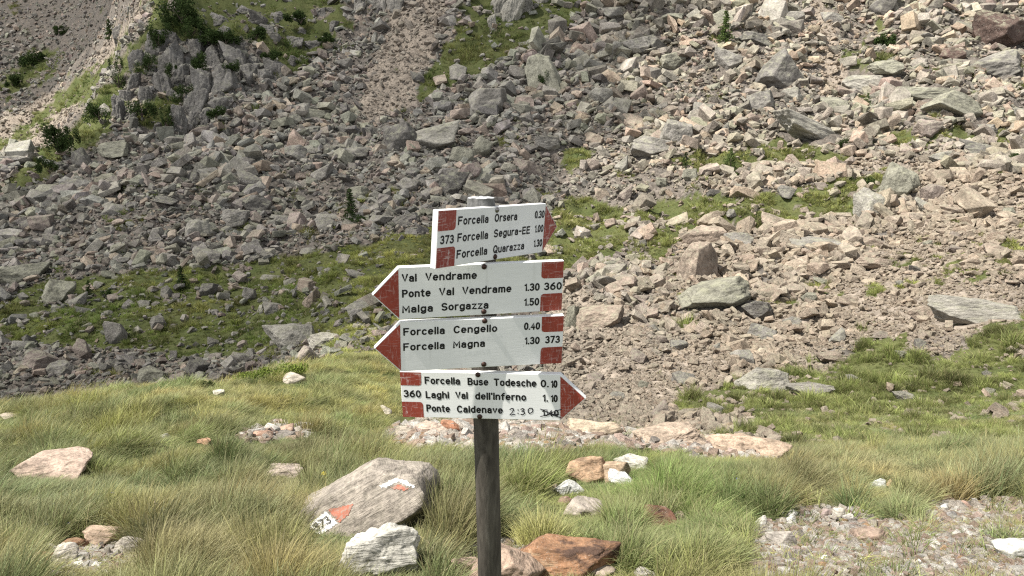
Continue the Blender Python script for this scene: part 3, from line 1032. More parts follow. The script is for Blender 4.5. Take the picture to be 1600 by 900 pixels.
def boulder(px, py, w, h, tone, label, seed, dmin=13.5, group='boulders on the far slope'):
    foot = ground_at(px, py + h * 0.30, dmin)
    d = project(foot.x, foot.y, foot.z)[2]
    rw, rh = 0.5 * w * d / FOC, 0.5 * h * d / FOC
    rg = np.random.default_rng(seed)
    if w >= 40:
        me = rock_mesh('boulder', seed, 6, True, planes=box_planes(np.random.default_rng(seed + 5000), 0.2, 8), p=70, rough=0.034, freq=2.2, strata=0.6)
    else:
        k = seed % 24
        if k not in BOULDER_POOL:
            BOULDER_POOL[k] = rock_mesh('boulder', 900 + k, 5, True, planes=box_planes(np.random.default_rng(900 + k), 0.26, 6), p=70, rough=0.028, freq=2.0, strata=0.5)
        me = BOULDER_POOL[k]
    o = link('boulder', me, M_BOULDER)
    o.location = (foot.x, foot.y + rw * 0.35, foot.z + rh * 0.45)
    o.rotation_euler = (rg.normal(0.05, 0.1), rg.normal(0, 0.13), rg.uniform(-0.5, 0.5))
    o.scale = (rw * 1.08, min(rw * 0.85, max(rh * 1.7, rw * 0.4)), rh * 1.15)
    t = np.array(TINTS[tone]) * rg.uniform(0.8, 1.0)
    o.color = (*t, 1)
    tag(o, label or auto_label(px, py, w, h, tone), 'boulder', group)
    BOULDERS.append((foot.x, foot.y + rw * 0.35, rw))
    return o


for i, (px, py, w, h, tone, lab) in enumerate(BIG):
    boulder(px, py, w, h, tone, lab, 300 + i)
taken = [(b[0], b[1], b[2]) for b in BIG]
rg = np.random.default_rng(77)
tries = 0
while len(taken) < len(BIG) + 150 and tries < 6000:
    tries += 1
    px, py = rg.uniform(5, 1595), rg.uniform(10, 620)
    if 560 < px < 930 and py > 300:
        continue
    w = 14 + 12 * rg.random() ** 2
    if any(math.hypot(px - a, (py - b) * 1.4) < 0.75 * (w + c) + 6 for a, b, c in taken):
        continue
    g = ground_at(px, py, 13.5)
    if g.y > 165 or (px < 620 and py > 585):
        continue
    gr, fi, _ = masks(np.array([g.x]), np.array([g.y]), np.array([g.z]))
    if (gr[0] > 0.5 and rg.random() < 0.9) or (fi[0] > 0.5 and (rg.random() < 0.6 or py < 200)):
        continue
    h = w * rg.uniform(0.42, 1.0)
    tone = rg.choice(['grey', 'dark grey', 'pale', 'pinkish', 'greenish grey', 'tan'] if px > 850 else ['grey', 'dark grey', 'greenish grey', 'pinkish', 'pale', 'grey'])
    boulder(px, py, w, h, str(tone), None, 700 + len(taken))
    taken.append((px, py, w))

parts = [scatter_scree(58000, 10, 30, 2.6, 21, 'big'), scatter_scree(130000, 5.5, 14, 2.0, 22, 'mid'), scatter_scree(260000, 3.0, 7, 1.6, 23, 'small')]
P, R_, S_, I_, C_ = (np.concatenate([q[k] for q in parts]) for k in range(5))
print('scree rocks', len(P))
points_object('scree', P, R_, S_, I_, C_, SCREE_PROTOS, mat=M_SCREE)

# the broken bedrock spur at the upper left and two smaller outcrops
CLIFF = [(240, 70, 46, 70), (268, 100, 44, 60), (215, 95, 30, 50), (300, 75, 40, 40), (330, 95, 40, 46), (355, 78, 44, 50), (372, 100, 34, 50), (262, 60, 34, 34), (345, 125, 50, 50), (315, 140, 40, 60),
         (385, 118, 34, 44), (410, 118, 34, 34), (432, 112, 44, 44), (250, 130, 34, 50), (275, 120, 30, 40), (300, 165, 40, 60), (279, 190, 26, 60), (318, 185, 26, 40), (340, 165, 36, 30), (182, 175, 20, 44), (205, 130, 24, 36),
         (360, 140, 36, 30), (455, 65, 40, 22), (480, 70, 34, 18), (395, 30, 40, 20), (340, 32, 36, 22), (430, 25, 30, 16), (185, 52, 26, 30), (500, 20, 26, 22), (300, 190, 20, 34), (225, 150, 22, 36), (292, 100, 20, 26), (318, 118, 22, 24), (232, 110, 20, 26), (265, 148, 22, 26), (338, 150, 24, 22), (398, 100, 22, 24), (420, 135, 24, 20), (300, 130, 22, 30), (375, 75, 24, 24), (352, 50, 22, 18), (415, 45, 26, 16), (455, 95, 24, 18), (470, 50, 22, 16), (380, 15, 26, 16), (520, 40, 22, 18), (195, 150, 18, 26), (205, 185, 18, 26), (245, 200, 18, 24)]


def outcrop(name, items, seed, dmin, label, tone):
    root = bpy.data.objects.new(name, None)
    COL.objects.link(root)
    tag(root, label, 'rock outcrop')
    for i, (px, py, w, h) in enumerate(items):
        g = ground_at(px, py + h * 0.30, dmin)
        d = project(g.x, g.y, g.z)[2]
        rw, rh = 0.5 * w * d / FOC, 0.5 * h * d / FOC
        v, f = rock_points(seed + i, 5, planes=box_planes(np.random.default_rng(seed + i), 0.22, 6), p=70, rough=0.06, freq=2.4)
        nn_ = ico(5)[0]
        # clefts that run down the face
        v = v - nn_ * (0.09 * np.clip(np.abs(vn3(v * np.array([3.4, 3.4, 0.9]) + i * 7)) * -5 + 1, 0, 1))[:, None]
        a = np.random.default_rng(seed + i).normal(0, 0.16)
        v = v * np.array([rw * 0.9, rw * 0.9, rh * 1.2])
        v = np.stack([v[:, 0] * math.cos(a) - v[:, 2] * math.sin(a), v[:, 1], v[:, 0] * math.sin(a) + v[:, 2] * math.cos(a)], 1)
        p = Vector((g.x, g.y + rw * 0.75, g.z + rh * 0.35))
        if i == 0:
            root.location = p
        o = link('rock_mass', mesh_np('rock_mass', v, f, True), M_CLIFF, root)
        o.location = p - root.location
        o.color = (*TINTS[tone], 1)
    return root


outcrop('cliff_outcrop', CLIFF, 1500, 60, 'broken grey cliff spur overgrown with dark shrubs at the upper left', 'cliff grey')
outcrop('rock_outcrop', [(800, 15, 34, 60), (780, 8, 26, 50), (822, 5, 34, 40), (770, 40, 14, 34), (845, -5, 30, 30)], 1600, 60, 'pale rock rib standing in the green gully at the top', 'pale')
outcrop('rock_outcrop', [(590, 8, 34, 34), (615, 5, 34, 40), (560, 5, 30, 26), (640, -5, 30, 30)], 1650, 60, 'grey rock step at the top edge left of the green gully', 'grey')

# ------------------------------------------------------------------ stones in the meadow


def stone(px, py, w, h, col, label, seed, name='stone', dims=(1, 0.8, 1), sink=0.45, level=5, planes=None, strata=0.35, mat=None, group=None, p=30, rough=0.05, roll=None, foot=0.32):
    g = ground_at(px, py + h * foot)
    d = project(g.x, g.y, g.z)[2]
    rw, rh = 0.5 * w * d / FOC, 0.5 * h * d / FOC
    rg = np.random.default_rng(seed)
    v, f = rock_points(seed, level, planes=planes or box_planes(rg, 0.3, 8), p=p * 1.6, rough=rough * 0.8, strata=strata)
    k = np.abs(v).max(0)
    a = rg.normal(0, 0.14) if roll is None else roll
    v = v / k * np.array([rw * 1.08, rw * 0.8 * dims[1] / 0.8, rh * 1.3])
    v = np.stack([v[:, 0] * math.cos(a) - v[:, 2] * math.sin(a), v[:, 1], v[:, 0] * math.sin(a) + v[:, 2] * math.cos(a)], 1)
    o = link(name, mesh_np(name, v, f, True), mat or M_STONE)
    o.location = (g.x, g.y + rw * 0.25, g.z + rh * sink)
    o.color = (*col, 1)
    tag(o, label, 'stone', group)
    STONES.append((g.x, g.y + rw * 0.25, rw))
    SHOWN.append((px, py + 0.36 * h, 0.5 * w, d))
    return o


STONES = []
SHOWN = []
TAN, ORANGE, WHITE, GREY, RED = (0.36, 0.265, 0.185), (0.255, 0.142, 0.082), (0.43, 0.415, 0.37), (0.27, 0.25, 0.225), (0.15, 0.075, 0.05)
# the stone with the painted trail blaze: a tilted slab with an undercut right end
g = ground_at(575, 832)
d = project(g.x, g.y, g.z)[2]
U = d / FOC
v, f = rock_points(41, 6, planes=[(-0.50, 0.10, 0.86, 40 * U), (0.10, 0.15, 0.98, 50 * U), (1, -0.1, 0.15, 94 * U), (-0.95, -0.2, -0.2, 111 * U), (-0.22, -0.80, 0.56, 20 * U), (0.53, -0.587, -0.613, 64 * U),
                                  (0, 1, 0.2, 85 * U), (0, 0, -1, 95 * U), (0.75, 0.0, 0.66, 86 * U), (0.62, -0.55, 0.55, 92 * U), (-0.3, -0.9, -0.2, 95 * U)], p=110, rough=0.016, freq=2.6, strata=0.0)
ang = math.radians(32)
lay = (v[:, 0] * -math.sin(ang) * 0.8 + v[:, 2] * math.cos(ang)) / U
nn = ico(6)[0]
v = v + nn * (2.8 * U * vn3(np.stack([(v[:, 0] * math.cos(ang) + v[:, 2] * math.sin(ang)) / U * 0.018, v[:, 1] / U * 0.02, lay * 0.14 + v[:, 1] / U * 0.06], 1) + 20))[:, None]
crk = np.abs(vn3(np.stack([(v[:, 0] * math.cos(ang) + v[:, 2] * math.sin(ang)) / U * 0.011, v[:, 1] / U * 0.012, lay * 0.045], 1) + 33))
v = v - nn * (4.0 * U * np.clip(1 - crk * 11, 0, 1))[:, None]
Rt = np.array(Matrix.Rotation(-math.radians(30), 3, 'Y'))
painted = link('painted_stone', mesh_np('painted_stone', v @ Rt, f, True), M_STONE)
painted.rotation_euler = (0, -math.radians(30), 0)
painted.location = (g.x, g.y + 18 * U, g.z + 44 * U)
painted.color = (0.285, 0.252, 0.215, 1)
tag(painted, 'big tilted grey stone in the grass painted with a red and white 373 blaze', 'stone')
STONES.append((g.x - 0.05, g.y + 0.06, 0.32))
STONES.append((g.x - 0.24, g.y - 0.02, 0.15))
SHOWN += [(500, 845, 40, d + 0.15), (560, 842, 60, d + 0.15), (640, 815, 40, d + 0.15)]
bpy.context.view_layer.update()
PT = BVHTree.FromPolygons([painted.location + Vector(p) for p in v.tolist()], f.tolist())
PINV = painted.matrix_world.inverted()
EYE = Vector((0, 0, CZ))


def on_painted(px, py, lift=0.003):
    rx, ry, rz = ray(px, py)
    hit = PT.ray_cast(EYE, Vector((float(rx), float(ry), float(rz))).normalized())
    if hit[0] is None:
        return None
    return PINV @ (hit[0] + hit[1] * lift)


def paint_patch(name, outline, mat, label=None, lift=0.003, seed=0, step=1.2):
    """a coat of paint that follows the uneven face of the stone"""
    xs, ys = [p[0] for p in outline], [p[1] for p in outline]
    gx, gy = np.arange(min(xs) - 2, max(xs) + 3, step), np.arange(min(ys) - 2, max(ys) + 3, step)
    V, F, ids = [], [], {}
    for j, yv in enumerate(gy):
        for i, xv in enumerate(gx):
            if inside(outline, np.array([xv + 1.2 * vn2(np.array(xv * 0.4), np.array(yv * 0.4 + seed))]), np.array([yv + 1.2 * vn2(np.array(xv * 0.4 + 9), np.array(yv * 0.4))]))[0]:
                q = on_painted(xv, yv, lift)
                if q is not None:
                    ids[(i, j)] = len(V)
                    V.append(tuple(q))
    for (i, j), a in ids.items():
        k = [ids.get((i, j)), ids.get((i + 1, j)), ids.get((i + 1, j + 1)), ids.get((i, j + 1))]
        if None not in k:
            F.append((k[3], k[2], k[1], k[0]))
    o = link(name, mesh_np(name, V, F, True), mat, painted)
    if label:
        o['label'] = label
    return o


paint_patch('white_blaze', [(483, 819), (509, 798), (530, 818), (496, 840)], M_WHITEPAINT, 'white painted patch with the number 373')
paint_patch('red_blaze', [(511, 796), (555, 786), (545, 805), (531, 818)], M_REDPAINT)
paint_patch('white_stripe', [(593, 758), (614, 747), (634, 749), (652, 761), (646, 763), (623, 754), (603, 762), (595, 764)], M_WHITEPAINT)
paint_patch('faded_red_stripe', [(606, 763), (623, 756), (645, 764), (630, 767)], M_REDPAINT)


def ribbon_on_painted(lines, width):
    V, F = [], []
    for ln in lines:
        pts = []
        for (x0, y0), (x1, y1) in zip(ln[:-1], ln[1:]):
            for k in range(5):
                pts.append((x0 + (x1 - x0) * k / 5, y0 + (y1 - y0) * k / 5))
        pts.append(ln[-1])
        prev = None
        for i, (x, y) in enumerate(pts):
            a, c = pts[max(i - 1, 0)], pts[min(i + 1, len(pts) - 1)]
            L = math.hypot(c[0] - a[0], c[1] - a[1]) or 1
            nx, ny = -(c[1] - a[1]) / L * width, (c[0] - a[0]) / L * width
            q0, q1 = on_painted(x + nx, y + ny, 0.0095), on_painted(x - nx, y - ny, 0.0095)
            if q0 is None or q1 is None:
                prev = None
                continue
            V += [tuple(q0), tuple(q1)]
            if prev is not None:
                F.append((prev, prev + 1, len(V) - 1, len(V) - 2))
            prev = len(V) - 2
    return V, F


V, F = ribbon_on_painted([[(489, 822), (495, 817), (497, 820), (493, 823), (499, 822), (500, 827), (495, 830)], [(497, 815), (505, 811), (504, 824)], [(506, 811), (511, 807), (513, 811), (510, 813), (516, 812), (517, 816), (511, 819)]], 0.75)
link('number', mesh_np('number', V, F), M_MARKER, painted)

stone(600, 862, 136, 104, WHITE, 'big white quartz stone directly in front of the painted stone', 52, 'quartz_stone', dims=(1, 0.7, 1), level=6, rough=0.11, strata=0.25, p=20)
stone(620, 826, 40, 40, (0.62, 0.62, 0.60), 'small bright white stone between the quartz stone and the painted stone', 53, 'quartz_stone', sink=0.6)
stone(888, 880, 190, 66, ORANGE, 'big rusty orange stone at the foot of the post', 55, dims=(1, 0.7, 1), level=6, roll=0.14, strata=0.2, mat=M_RUSTY)
stone(786, 892, 150, 84, (0.34, 0.25, 0.19), 'pinkish tan stone at the bottom edge behind the post', 56, level=6)
stone(735, 888, 56, 40, (0.40, 0.30, 0.24), 'tan broken stone left of the post at the bottom edge', 57)
stone(925, 896, 70, 22, (0.33, 0.27, 0.22), 'flat grey stone in front of the rusty orange stone', 58)
stone(1010, 898, 40, 20, GREY, 'low grey stone right of the rusty orange stone at the bottom edge', 59)
stone(915, 739, 78, 46, (0.38, 0.255, 0.165), 'orange tan stone topping the small rock heap right of the post', 61)
stone(960, 738, 50, 42, (0.36, 0.27, 0.19), 'tan stone at the right end of the small rock heap', 62)
stone(888, 766, 46, 26, (0.50, 0.50, 0.47), 'white speckled stone at the lower left of the small rock heap', 63, 'quartz_stone')
stone(862, 763, 18, 12, (0.46, 0.38, 0.30), 'little pale stone at the left tip of the small rock heap', 64, level=4)
stone(968, 749, 52, 20, (0.62, 0.62, 0.60), 'bright white flat stone in front of the small rock heap', 65, 'quartz_stone')
stone(988, 727, 60, 22, (0.46, 0.44, 0.38), 'pale grey stone behind the small rock heap', 66)
stone(914, 801, 66, 34, (0.32, 0.28, 0.24), 'flat grey stone in the grass below the small rock heap', 67)
stone(884, 783, 30, 14, (0.26, 0.17, 0.13), 'brown stone under the small rock heap', 68, level=4)
stone(1026, 814, 56, 42, RED, 'dark red brown stone in the tall green grass', 71)
stone(1060, 812, 30, 24, (0.36, 0.29, 0.22), 'tan stone next to the dark red brown stone', 72, level=4)
stone(1160, 699, 134, 34, (0.37, 0.28, 0.21), 'long tan rock rib on the meadow crest right of the signpost', 73, level=6, rough=0.09)
stone(1045, 684, 110, 36, (0.34, 0.27, 0.21), 'rough tan rock on the meadow crest close to the long rock rib', 74, level=6, rough=0.09)
stone(930, 676, 90, 24, (0.38, 0.31, 0.23), 'low lichened rock on the crest just right of the lowest board', 75, rough=0.09)
stone(670, 673, 60, 26, (0.40, 0.32, 0.26), 'pale pinkish rock on the crest just left of the post', 76, rough=0.08)
stone(702, 668, 36, 20, (0.36, 0.17, 0.10), 'small orange rock on the crest touching the left side of the post', 77, level=4)
stone(632, 678, 40, 20, (0.42, 0.37, 0.30), 'pale rock on the crest below the left end of the lowest board', 78, level=4)
stone(608, 644, 28, 14, (0.40, 0.36, 0.29), 'small grey rock beside the left end of the lowest board', 79, level=4)
stone(72, 728, 136, 44, (0.40, 0.31, 0.25), 'long flat pinkish stone in the meadow near the left edge', 81, level=6, roll=0.05)
stone(160, 838, 66, 30, (0.36, 0.27, 0.20), 'tan slab leaning at the back of the lower left stone heap', 82)
stone(200, 858, 54, 34, (0.33, 0.30, 0.26), 'grey round stone at the right of the lower left stone heap', 83)
stone(92, 872, 44, 34, (0.50, 0.46, 0.40), 'whitish stone in the middle of the lower left stone heap', 84)
stone(62, 876, 54, 22, (0.32, 0.19, 0.11), 'orange brown stone at the left of the lower left stone heap', 85)
stone(118, 852, 36, 22, (0.27, 0.16, 0.10), 'rust brown stone in the middle of the lower left stone heap', 86, level=4)
stone(80, 860, 24, 18, (0.58, 0.54, 0.49), 'small pale pink stone on top of the lower left stone heap', 87, level=4)
stone(122, 882, 20, 12, (0.60, 0.59, 0.56), 'tiny white stone at the front of the lower left stone heap', 88, level=4)
stone(150, 884, 18, 10, (0.58, 0.56, 0.52), 'tiny pale stone in front of the grey round stone at lower left', 89, level=4)
stone(443, 738, 58, 18, (0.42, 0.35, 0.30), 'flat pale stone in the meadow above the painted stone', 91, level=4)
stone(456, 593, 40, 18, (0.46, 0.41, 0.34), 'pale stone near the head of the meadow at left', 92, level=4)
stone(400, 679, 46, 14, (0.36, 0.23, 0.17), 'reddish flat stone in the bare strip of the left meadow', 93, level=4)
stone(440, 676, 44, 15, (0.40, 0.28, 0.21), 'tan stone at the right end of the bare strip in the left meadow', 94, level=4)
stone(378, 680, 16, 10, (0.56, 0.53, 0.49), 'small white stone at the left end of the bare strip in the left meadow', 95, level=4)
stone(318, 690, 28, 8, (0.34, 0.21, 0.13), 'small rusty stone in the grass of the left meadow', 96, level=4)
stone(340, 614, 22, 8, (0.46, 0.43, 0.36), 'little pale stone on the left meadow crest', 97, level=4)
stone(257, 682, 15, 9, (0.58, 0.57, 0.54), 'tiny white stone in the middle of the left meadow', 98, level=4)
stone(12, 651, 26, 9, (0.42, 0.36, 0.30), 'small pale stone at the left end of the meadow crest', 99, level=4)
stone(1372, 758, 34, 22, (0.44, 0.45, 0.43), 'round white grey stone in the grass on the right', 111, level=4, p=14)
stone(1388, 757, 11, 15, (0.38, 0.27, 0.16), 'small orange tan stone touching the round white grey stone', 112, level=4)
stone(1190, 816, 22, 22, (0.55, 0.53, 0.49), 'white upright stone at the left end of the gravel patch', 113, level=4)
stone(1236, 814, 22, 20, (0.55, 0.54, 0.50), 'white stone with a grey one behind it on the gravel patch', 114, level=4)
stone(1236, 804, 22, 12, (0.34, 0.33, 0.31), 'grey stone just behind a white one on the gravel patch', 115, level=4)
stone(1291, 803, 20, 20, (0.34, 0.27, 0.25), 'pinkish grey stone on the upper rim of the gravel patch', 116, level=4)
stone(1310, 804, 18, 20, (0.44, 0.41, 0.35), 'cream stone right next to the pinkish grey one on the gravel rim', 117, level=4)
stone(1327, 810, 18, 18, (0.42, 0.40, 0.37), 'pale grey stone at the right of the cream stone on the gravel rim', 118, level=4)
stone(1360, 838, 64, 30, (0.29, 0.215, 0.17), 'flat brown slab bedded in the gravel patch', 119, level=5, sink=0.2)
stone(1222, 845, 42, 34, (0.29, 0.265, 0.235), 'grey stone half in the grass at the left of the gravel patch', 120, level=5)
stone(1488, 808, 22, 13, (0.21, 0.20, 0.19), 'dark grey stone at the right rim of the gravel patch', 121, level=4)
stone(1476, 792, 16, 15, (0.50, 0.49, 0.47), 'small white stone above the dark grey one on the gravel rim', 122, level=4)
stone(1508, 790, 24, 13, (0.36, 0.24, 0.19), 'reddish stone at the foot of the right tussock', 123, level=4)
stone(1531, 787, 18, 10, (0.42, 0.38, 0.36), 'small pinkish stone right of the reddish one under the tussock', 124, level=4)
stone(1286, 875, 18, 11, (0.58, 0.56, 0.52), 'white pebble in the front of the gravel patch', 125, level=4)
stone(1437, 880, 14, 11, (0.58, 0.56, 0.53), 'white pebble at the grass edge below the brown slab', 126, level=4)
stone(1475, 858, 14, 11, (0.38, 0.25, 0.15), 'orange pebble on the right half of the gravel patch', 127, level=4)
stone(1590, 858, 62, 52, (0.46, 0.46, 0.42), 'pale lichen spotted boulder at the lower right edge', 128, level=5, p=16)

# ------------------------------------------------------------------ grass, turf and gravel


def tuft(name, seed, nb, hgt, spread, width, lean, segs=4, droop=0.5, flare=1.3):
    rg = np.random.default_rng(seed)
    V, F, C = [], [], []
    for b in range(nb):
        a, r = rg.uniform(0, 6.28), spread * math.sqrt(rg.random()) * 0.45
        bx, by = r * math.cos(a), r * math.sin(a)
        h = hgt * rg.uniform(0.45, 1.0)
        out = rg.uniform(0.05, 0.75) * spread * flare
        dx, dy = math.cos(a + rg.normal(0, 0.5)) * out + lean * h, math.sin(a + rg.normal(0, 0.5)) * out
        pa = rg.uniform(0, 3.14)
        wx, wy = math.cos(pa) * width * 0.5, math.sin(pa) * width * 0.5
        q, br = rg.random(), rg.random()
        base = len(V)
        for k in range(segs + 1):
            t = k / segs
            w = (1 - t) ** 0.6 if k < segs else 0.12
            x, y = bx + dx * (t ** 1.7), by + dy * (t ** 1.7)
            z = h * (t - droop * 0.45 * t ** 3) - 0.02 * hgt
            V += [(x - wx * w, y - wy * w, z), (x + wx * w, y + wy * w, z)]
            C += [(t, q, br, 1)] * 2
            if k:
                i = base + 2 * k
                F.append((i - 2, i - 1, i + 1, i))
    me = mesh_np(name, np.array(V), np.array(F))
    ca = me.color_attributes.new('blade', 'FLOAT_COLOR', 'POINT')
    ca.data.foreach_set('color', np.array(C, np.float32).ravel())
    return me


GREEN, BLUEG, YELLG, STRAW, OLIVE, VIVID = (np.array(c) for c in ((0.125, 0.168, 0.062), (0.142, 0.184, 0.092), (0.215, 0.235, 0.092), (0.34, 0.295, 0.16), (0.15, 0.135, 0.062), (0.13, 0.205, 0.05)))
TINT_SPOTS = [  # (column, row, reach x, reach y, colour, strength)
    (60, 790, 150, 60, BLUEG, 0.55), (330, 845, 120, 70, STRAW * 0.75, 0.7), (470, 870, 110, 45, BLUEG, 0.55), (300, 640, 320, 28, YELLG, 0.9), (120, 690, 120, 30, YELLG, 0.6), (470, 640, 120, 25, YELLG, 0.7), (460, 710, 100, 20, OLIVE, 0.9),
    (300, 690, 90, 25, BLUEG, 0.45), (700, 860, 60, 60, OLIVE, 0.85), (690, 790, 50, 50, YELLG, 0.5), (740, 720, 60, 40, BLUEG, 0.6), (820, 770, 50, 60, GREEN, 0.6), (1010, 770, 130, 60, VIVID, 0.95), (1120, 800, 60, 60, VIVID, 0.9),
    (1060, 870, 90, 40, GREEN, 0.8), (1250, 745, 90, 40, OLIVE * 1.25, 0.7), (1380, 735, 90, 22, STRAW, 0.55), (1560, 750, 70, 45, BLUEG, 0.8), (1480, 780, 60, 30, STRAW * 0.85, 0.7), (1500, 890, 150, 20, OLIVE * 1.2, 0.7), (850, 700, 70, 20, OLIVE * 1.2, 0.8), (520, 800, 50, 30, STRAW * 0.8, 0.4), (250, 870, 60, 40, OLIVE, 0.7),
]


def grass_tint(x, y, px, py, d, rg):
    n = len(x)
    a = np.clip(fbm2(x * 0.9 + 3, y * 0.9, 3) * 0.9 + 0.5, 0, 1)[:, None]
    b = np.clip(fbm2(x * 1.6 + 40, y * 1.6 + 7, 2) * 1.2 - 0.1, 0, 1)[:, None]
    c = GREEN * (1 - a) + YELLG * a
    c = c * (1 - b * 0.45) + STRAW * b * 0.45
    for sx, sy, rx, ry, col, k in TINT_SPOTS:
        w = (np.exp(-((px - sx) / rx) ** 2 - ((py - sy) / ry) ** 2) * k * (0.6 + 0.6 * rg.random(n)))[:, None]
        w = np.clip(w, 0, 1)
        c = c * (1 - w) + col * w
    return c * rg.uniform(0.7, 1.3, (n, 1))


def off_stones(x, y, k=0.75):
    ok = np.ones(len(x), bool)
    for sx, sy, r in STONES:
        ok &= ((x - sx) ** 2 + ((y - sy) * 1.15) ** 2) > (r * k) ** 2
    return ok


rg = np.random.default_rng(301)
n = 52000
# evenly over the ground with more where it is near
y = np.exp(rg.uniform(math.log(2.2), math.log(21.5), n))
x = rg.uniform(-0.85, 0.85, n) * (y + 0.4)
z = height(x, y)
px, py, d = project(x, y, z)
gm, fm, bm_ = masks(x, y, z)
edge = fbm2(x * 2.5, y * 2.5, 2) * 0.5 + 0.5
pathy = (py > 640) & (py < 722) & (px > 600) & (px < 1230)
keep = (gm > 0.3) & (bm_ < 0.5) & off_stones(x, y) & ~(pathy & (edge < 0.62))
# stray tufts over bare gravel
keep |= (bm_ > 0.5) & off_stones(x, y) & (rg.random(n) < np.where(y > 6, 0.24, 0.08))
x, y, z, px, py, d, bm2 = (a[keep] for a in (x, y, z, px, py, d, bm_))
m = len(x)
# tussocks: the tufts gather round centres, tall in the middle and leaning outwards
nt_ = 2600
ty = np.sqrt(rg.uniform(2.0 ** 2, 22.0 ** 2, nt_))
tx = rg.uniform(-0.88, 0.88, nt_) * (ty + 0.4)
tr = rg.uniform(0.22, 0.52, nt_) * np.clip(0.85 + ty / 20, 0.9, 1.7)
own = np.zeros(m, int)
q_ = np.zeros(m)
for k0 in range(0, m, 3000):
    dd = np.hypot(x[k0:k0 + 3000, None] - tx[None], y[k0:k0 + 3000, None] - ty[None]) / tr[None]
    own[k0:k0 + 3000] = dd.argmin(1)
    q_[k0:k0 + 3000] = dd.min(1)
hump = (0.30 + 0.95 * np.exp(-(q_ / 0.62) ** 2)) * rg.uniform(0.6, 1.25, nt_)[own] * np.clip(0.9 + 0.35 * fbm2(x * 0.8 + 11, y * 0.8, 2), 0.5, 1.4)
tall = np.exp(-((px - 1030) / 150) ** 2 - ((py - 760) / 60) ** 2) * 0.55 + np.exp(-((px - 1570) / 90) ** 2 - ((py - 760) / 50) ** 2) * 0.9 + np.exp(-((px - 700) / 80) ** 2 - ((py - 830) / 60) ** 2) * 0.5 + np.exp(-((px - 360) / 130) ** 2 - ((py - 830) / 60) ** 2) * 0.4
low = np.clip((y - 6) / 8, 0, 1) * 0.35
hgt = np.clip((hump + tall) * (1 - low), 0.15, 1.7) * rg.uniform(0.75, 1.25, m)
tidy = np.zeros(m, bool)
# short in front of the stones, which stand clear of the grass
for sx, sy, hw, sd in SHOWN:
    f_ = (np.abs(px - sx) < hw + 12) & (d < sd + 0.05) & (py > sy - 20)
    hgt = np.where(f_, np.minimum(hgt, np.clip((py - sy) / (0.36 * FOC / d), 0.05, 2)), hgt)
    tidy |= f_ & (py - sy < 0.36 * FOC / d)
hgt = np.where(bm2 > 0.5, hgt * np.where(y > 6, 0.6, 0.4), hgt)
tuftm = [tuft('grass_tuft', 400 + i, 52 if i % 2 else 34, 0.27, 0.14, 0.0033 if i % 2 else 0.0055, 0.08 + 0.16 * (i % 3), 4, 0.15 + 0.25 * (i % 4), 0.95) for i in range(10)]
TT_ = np.array([(1, 1, 1), (0.88, 1.0, 1.02), (1.15, 1.1, 0.95), (1.12, 0.98, 0.85), (0.75, 0.82, 0.8)])[rg.choice(5, nt_, p=[0.34, 0.22, 0.2, 0.12, 0.12])] * rg.uniform(0.82, 1.2, (nt_, 1))
sc = np.stack([0.85 + 0.35 * hgt, 0.85 + 0.35 * hgt, hgt], 1) * rg.uniform(0.85, 1.15, (m, 1))
sc[:, :2] *= np.clip(0.8 + y / 22, 0.9, 1.5)[:, None]
# the wind lays most blades over to the right, tussocks turn a little each
ox, oy = (x - tx[own]) / tr[own], (y - ty[own]) / tr[own]
rot = np.stack([rg.normal(0, 0.13, m), rg.normal(0.06, 0.14, m) + 0.16 * np.clip(q_, 0, 1.2), np.arctan2(oy, ox + 0.30) + rg.normal(0, 0.7, m)], 1)
ns_ = len(tuftm)
tuftm += [tuft('grass_stalks', 470 + i, 5, 0.40, 0.10, 0.0026, 0.10 + 0.1 * i, 4, 0.25, 0.6) for i in range(3)]
which = np.where((rg.random(m) < 0.15) & ~tidy, ns_ + rg.integers(0, 3, m), rg.integers(0, ns_, m))
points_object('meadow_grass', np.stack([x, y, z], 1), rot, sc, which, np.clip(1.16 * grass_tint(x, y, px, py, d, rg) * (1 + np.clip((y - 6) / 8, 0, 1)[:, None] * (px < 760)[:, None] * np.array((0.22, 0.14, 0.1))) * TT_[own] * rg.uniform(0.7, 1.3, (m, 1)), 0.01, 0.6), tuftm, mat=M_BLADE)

# turf on the far slopes
n = 210000
t = rg.uniform(-0.86, 0.86, n)
y = np.exp(rg.uniform(math.log(12), math.log(480), n))
x = t * y
z = height(x, y)
px, py, d = project(x, y, z)
gm, fm, bm_ = masks(x, y, z)
keep = (gm > 0.5) & (py > -120) & (y > np.where(px < 760, 18, 11.5))
keep |= (gm <= 0.5) & (fm < 0.5) & (py > -100) & (y > 24) & (fbm2(x / d * 26, np.log(y) * 26 + 5, 3) > 0.62)
for bx, by, br in BOULDERS:
    keep &= ~((np.abs(x - bx) < br * 0.8) & (np.abs(y - by) < br * 0.8))
x, y, z, px, py, d = (a[keep] for a in (x, y, z, px, py, d))
m = len(x)
s = rg.uniform(7, 13, m) * np.where(y > 120, 0.6, 1.0) * d / FOC
s = s * np.clip(0.75 + 0.8 * fbm2(x / d * 40, np.log(y) * 40, 2), 0.35, 1.8)
cl_ = fbm2(x * 1.3, y * 1.3, 2)
s = np.where((y < 60) & (px > 1040) & (py > 490), s * 1.35 * np.clip(0.85 + 0.9 * cl_, 0.4, 2.0), s)
a = np.clip(fbm2(x * 0.16, y * 0.16, 3) * 0.8 + 0.45, 0, 1)[:, None]
c = np.array((0.092, 0.138, 0.036)) * (1 - a) + np.array((0.165, 0.185, 0.060)) * a
lit = np.clip((px - 450) / 120, 0, 1)[:, None] * (py[:, None] > 200)  # sunlit part of the slopes, painted with a brighter, yellower turf tint
